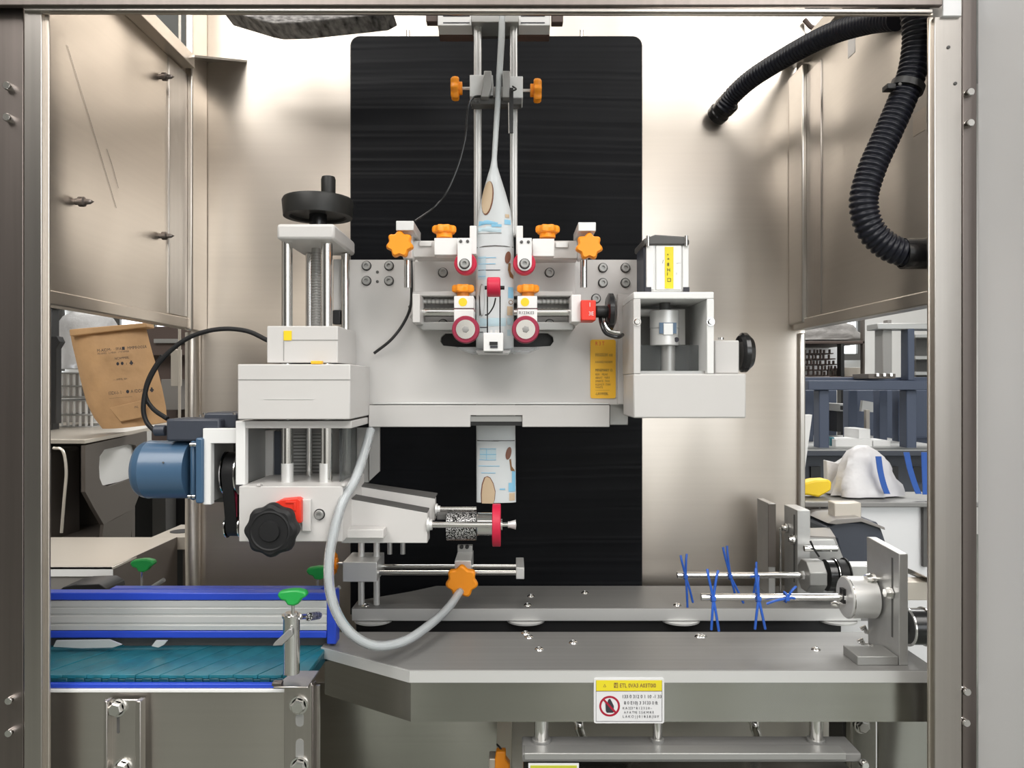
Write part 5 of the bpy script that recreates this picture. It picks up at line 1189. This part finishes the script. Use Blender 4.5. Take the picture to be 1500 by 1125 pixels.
nb(1184, 557, 1420, 571, 2.55, .08, 'beam'); nb(1160, 552, 1420, 561, 2.66, .10, 'beam')
for a, b_ in ((1200, 1215), (1328, 1343)): nb(a, 571, b_, 659, 2.57, .05)
for a, b_ in ((1243, 1256), (1180, 1192), (1288, 1300), (1316, 1323)): nb(a, 571, b_, 652, 2.85, .05)
nb(1285, 473, 1420, 482, 2.6, .08, 'beam', 'alu_mid'); nb(1293, 482, 1307, 548, 2.62, .06, 'upright', 'grey'); nb(1330, 480, 1340, 557, 2.6, .05)
nb(1300, 468, 1306, 473, 2.62, .03, 'lifting_lug', 'taupe_light', .001)
nb(1160, 659, 1420, 668, 2.5, .05, 'shelf_edge', 'motor_dark'); 
B().box(P(1160, 0, 2.5).x, P(1420, 0, 2.5).x, 2.5, 3.2, P(0, 660, 2.5).z, P(0, 658, 2.5).z).ob('shelf', 'alu_mid', nv, .001)
nb(1160, 640, 1420, 1000, 3.25, .02, 'rear_sheet'); nb(1160, 571, 1226, 640, 3.2, .02, 'rear_sheet'); nb(1244, 571, 1420, 640, 3.2, .02, 'rear_sheet')
nb(1160, 668, 1420, 1000, 2.6, .02, 'lower_sheet', 'motor_dark', 0)
for a in (1188, 1302, 1338): nb(a, 683, a+14, 706, 2.59, .01, 'recess', 'black', 0)
nb(1272, 547, 1312, 554, 2.55, .12, 'bearing_foot', 'taupe', .001)
for x in (1284, 1294, 1304): nb(x, 546, x+4, 551, 2.54, .01, 'foot_bolt', 'chrome', .001)
nb(1230, 591, 1243, 602, 3.0, .2, 'instrument', 'alu_mid', .001); nb(1233, 594, 1241, 600, 2.99, .01, 'instrument_face', 'black', 0)
nb(1226, 602, 1243, 632, 3.05, .1, 'dark_bay', 'black', 0)
B().pp([(1264, 586), (1286, 590), (1286, 604), (1262, 602)], 3.1, 3.12).ob('bay_sheet', 'alu_mid', nv, 0)
B().bx(1269, 600, 1274, 628, 3.0, 3.02).ob('bay_bar', 'beige', nv, 0)
for q, lab, c_ in (((1224, 643, 1278, 659, 2.62), 'long white carton on the navy rack shelf', 'carton'), ((1279, 645, 1305, 659, 2.64), 'shorter white carton right of the long one on the navy rack shelf', 'carton'), ((1258, 628, 1275, 643.5, 2.66), 'small white box stacked on the long carton', 'carton')):
    tag(B().bx(q[0], q[1], q[2], q[3], q[4], q[4]+.12).ob('carton', 'white_clean', None, .002), lab, c_)
tag(B().bx(1217, 640, 1223, 654, 2.65, 2.75).ob('glass_jar', 'teal', None, .004), 'small teal jar left of the white cartons on the rack', 'jar')
bkx = thing('storage_shelf', 'far brown shelf holding wrapped bundles, upper left of the right opening', 'shelf', P(1220, 552, 4.0))
B().bx(1120, 499, 1267, 503, 4.0, 4.5).ob('shelf_board', 'wood_dark', bkx, .002)
B().bx(1232, 503, 1237, 945, 4.0, 4.05).ob('shelf_post', 'black', bkx, .001); B().bx(1264, 460, 1267, 552, 4.0, 4.03).ob('shelf_post', 'taupe', bkx, .001)
B().bx(1120, 551, 1280, 556, 4.0, 4.5).ob('shelf_board', 'wood_dark', bkx, .002)
B().bx(1237, 538, 1264, 551, 4.1, 4.3).ob('shelf_bin', 'beige', bkx, .002)
blob('wrapped_bundle', 'wrap', 'silvery wrapped bundle lying on top of the far brown shelf', 'bundle', 1130, 470, 1262, 499, 4.2, .15, 9, .1, .7)
random.seed(5)
pile = B()
for i in range(5):
    y = 543-i*8
    pile.bx(1150, y+5.5, 1233-i*3, y+7, 4.1, 4.3)
    x = 1152
    while x < 1228-i*3:
        w_ = random.uniform(4, 8); pile.bx(x, y+random.uniform(-.5, 1), x+1.3, y+6, 4.08, 4.1); x += w_
tag(tag(pile.ob('metal_offcuts', 'wood_dark', None, 0), 'dense pile of dark metal parts on the far lower shelf', 'metal parts'), kind='stuff')
B().bx(1120, 505, 1232, 551, 4.45, 4.47).ob('backing_sheet', 'door_white', bkx, 0)
dc = thing('grey_cupboard', 'grey open cupboard at the extreme right of the opening above the navy beam', 'cupboard', P(1350, 552, 3.4))
B().bx(1342, 489, 1420, 1000, 3.5, 3.52).ob('cupboard_back', 'grey_dark', dc, 0)
for y in (489, 521, 544): B().bx(1341, y, 1420, y+5, 3.4, 3.5).ob('cupboard_shelf', 'alu_mid', dc, .001)
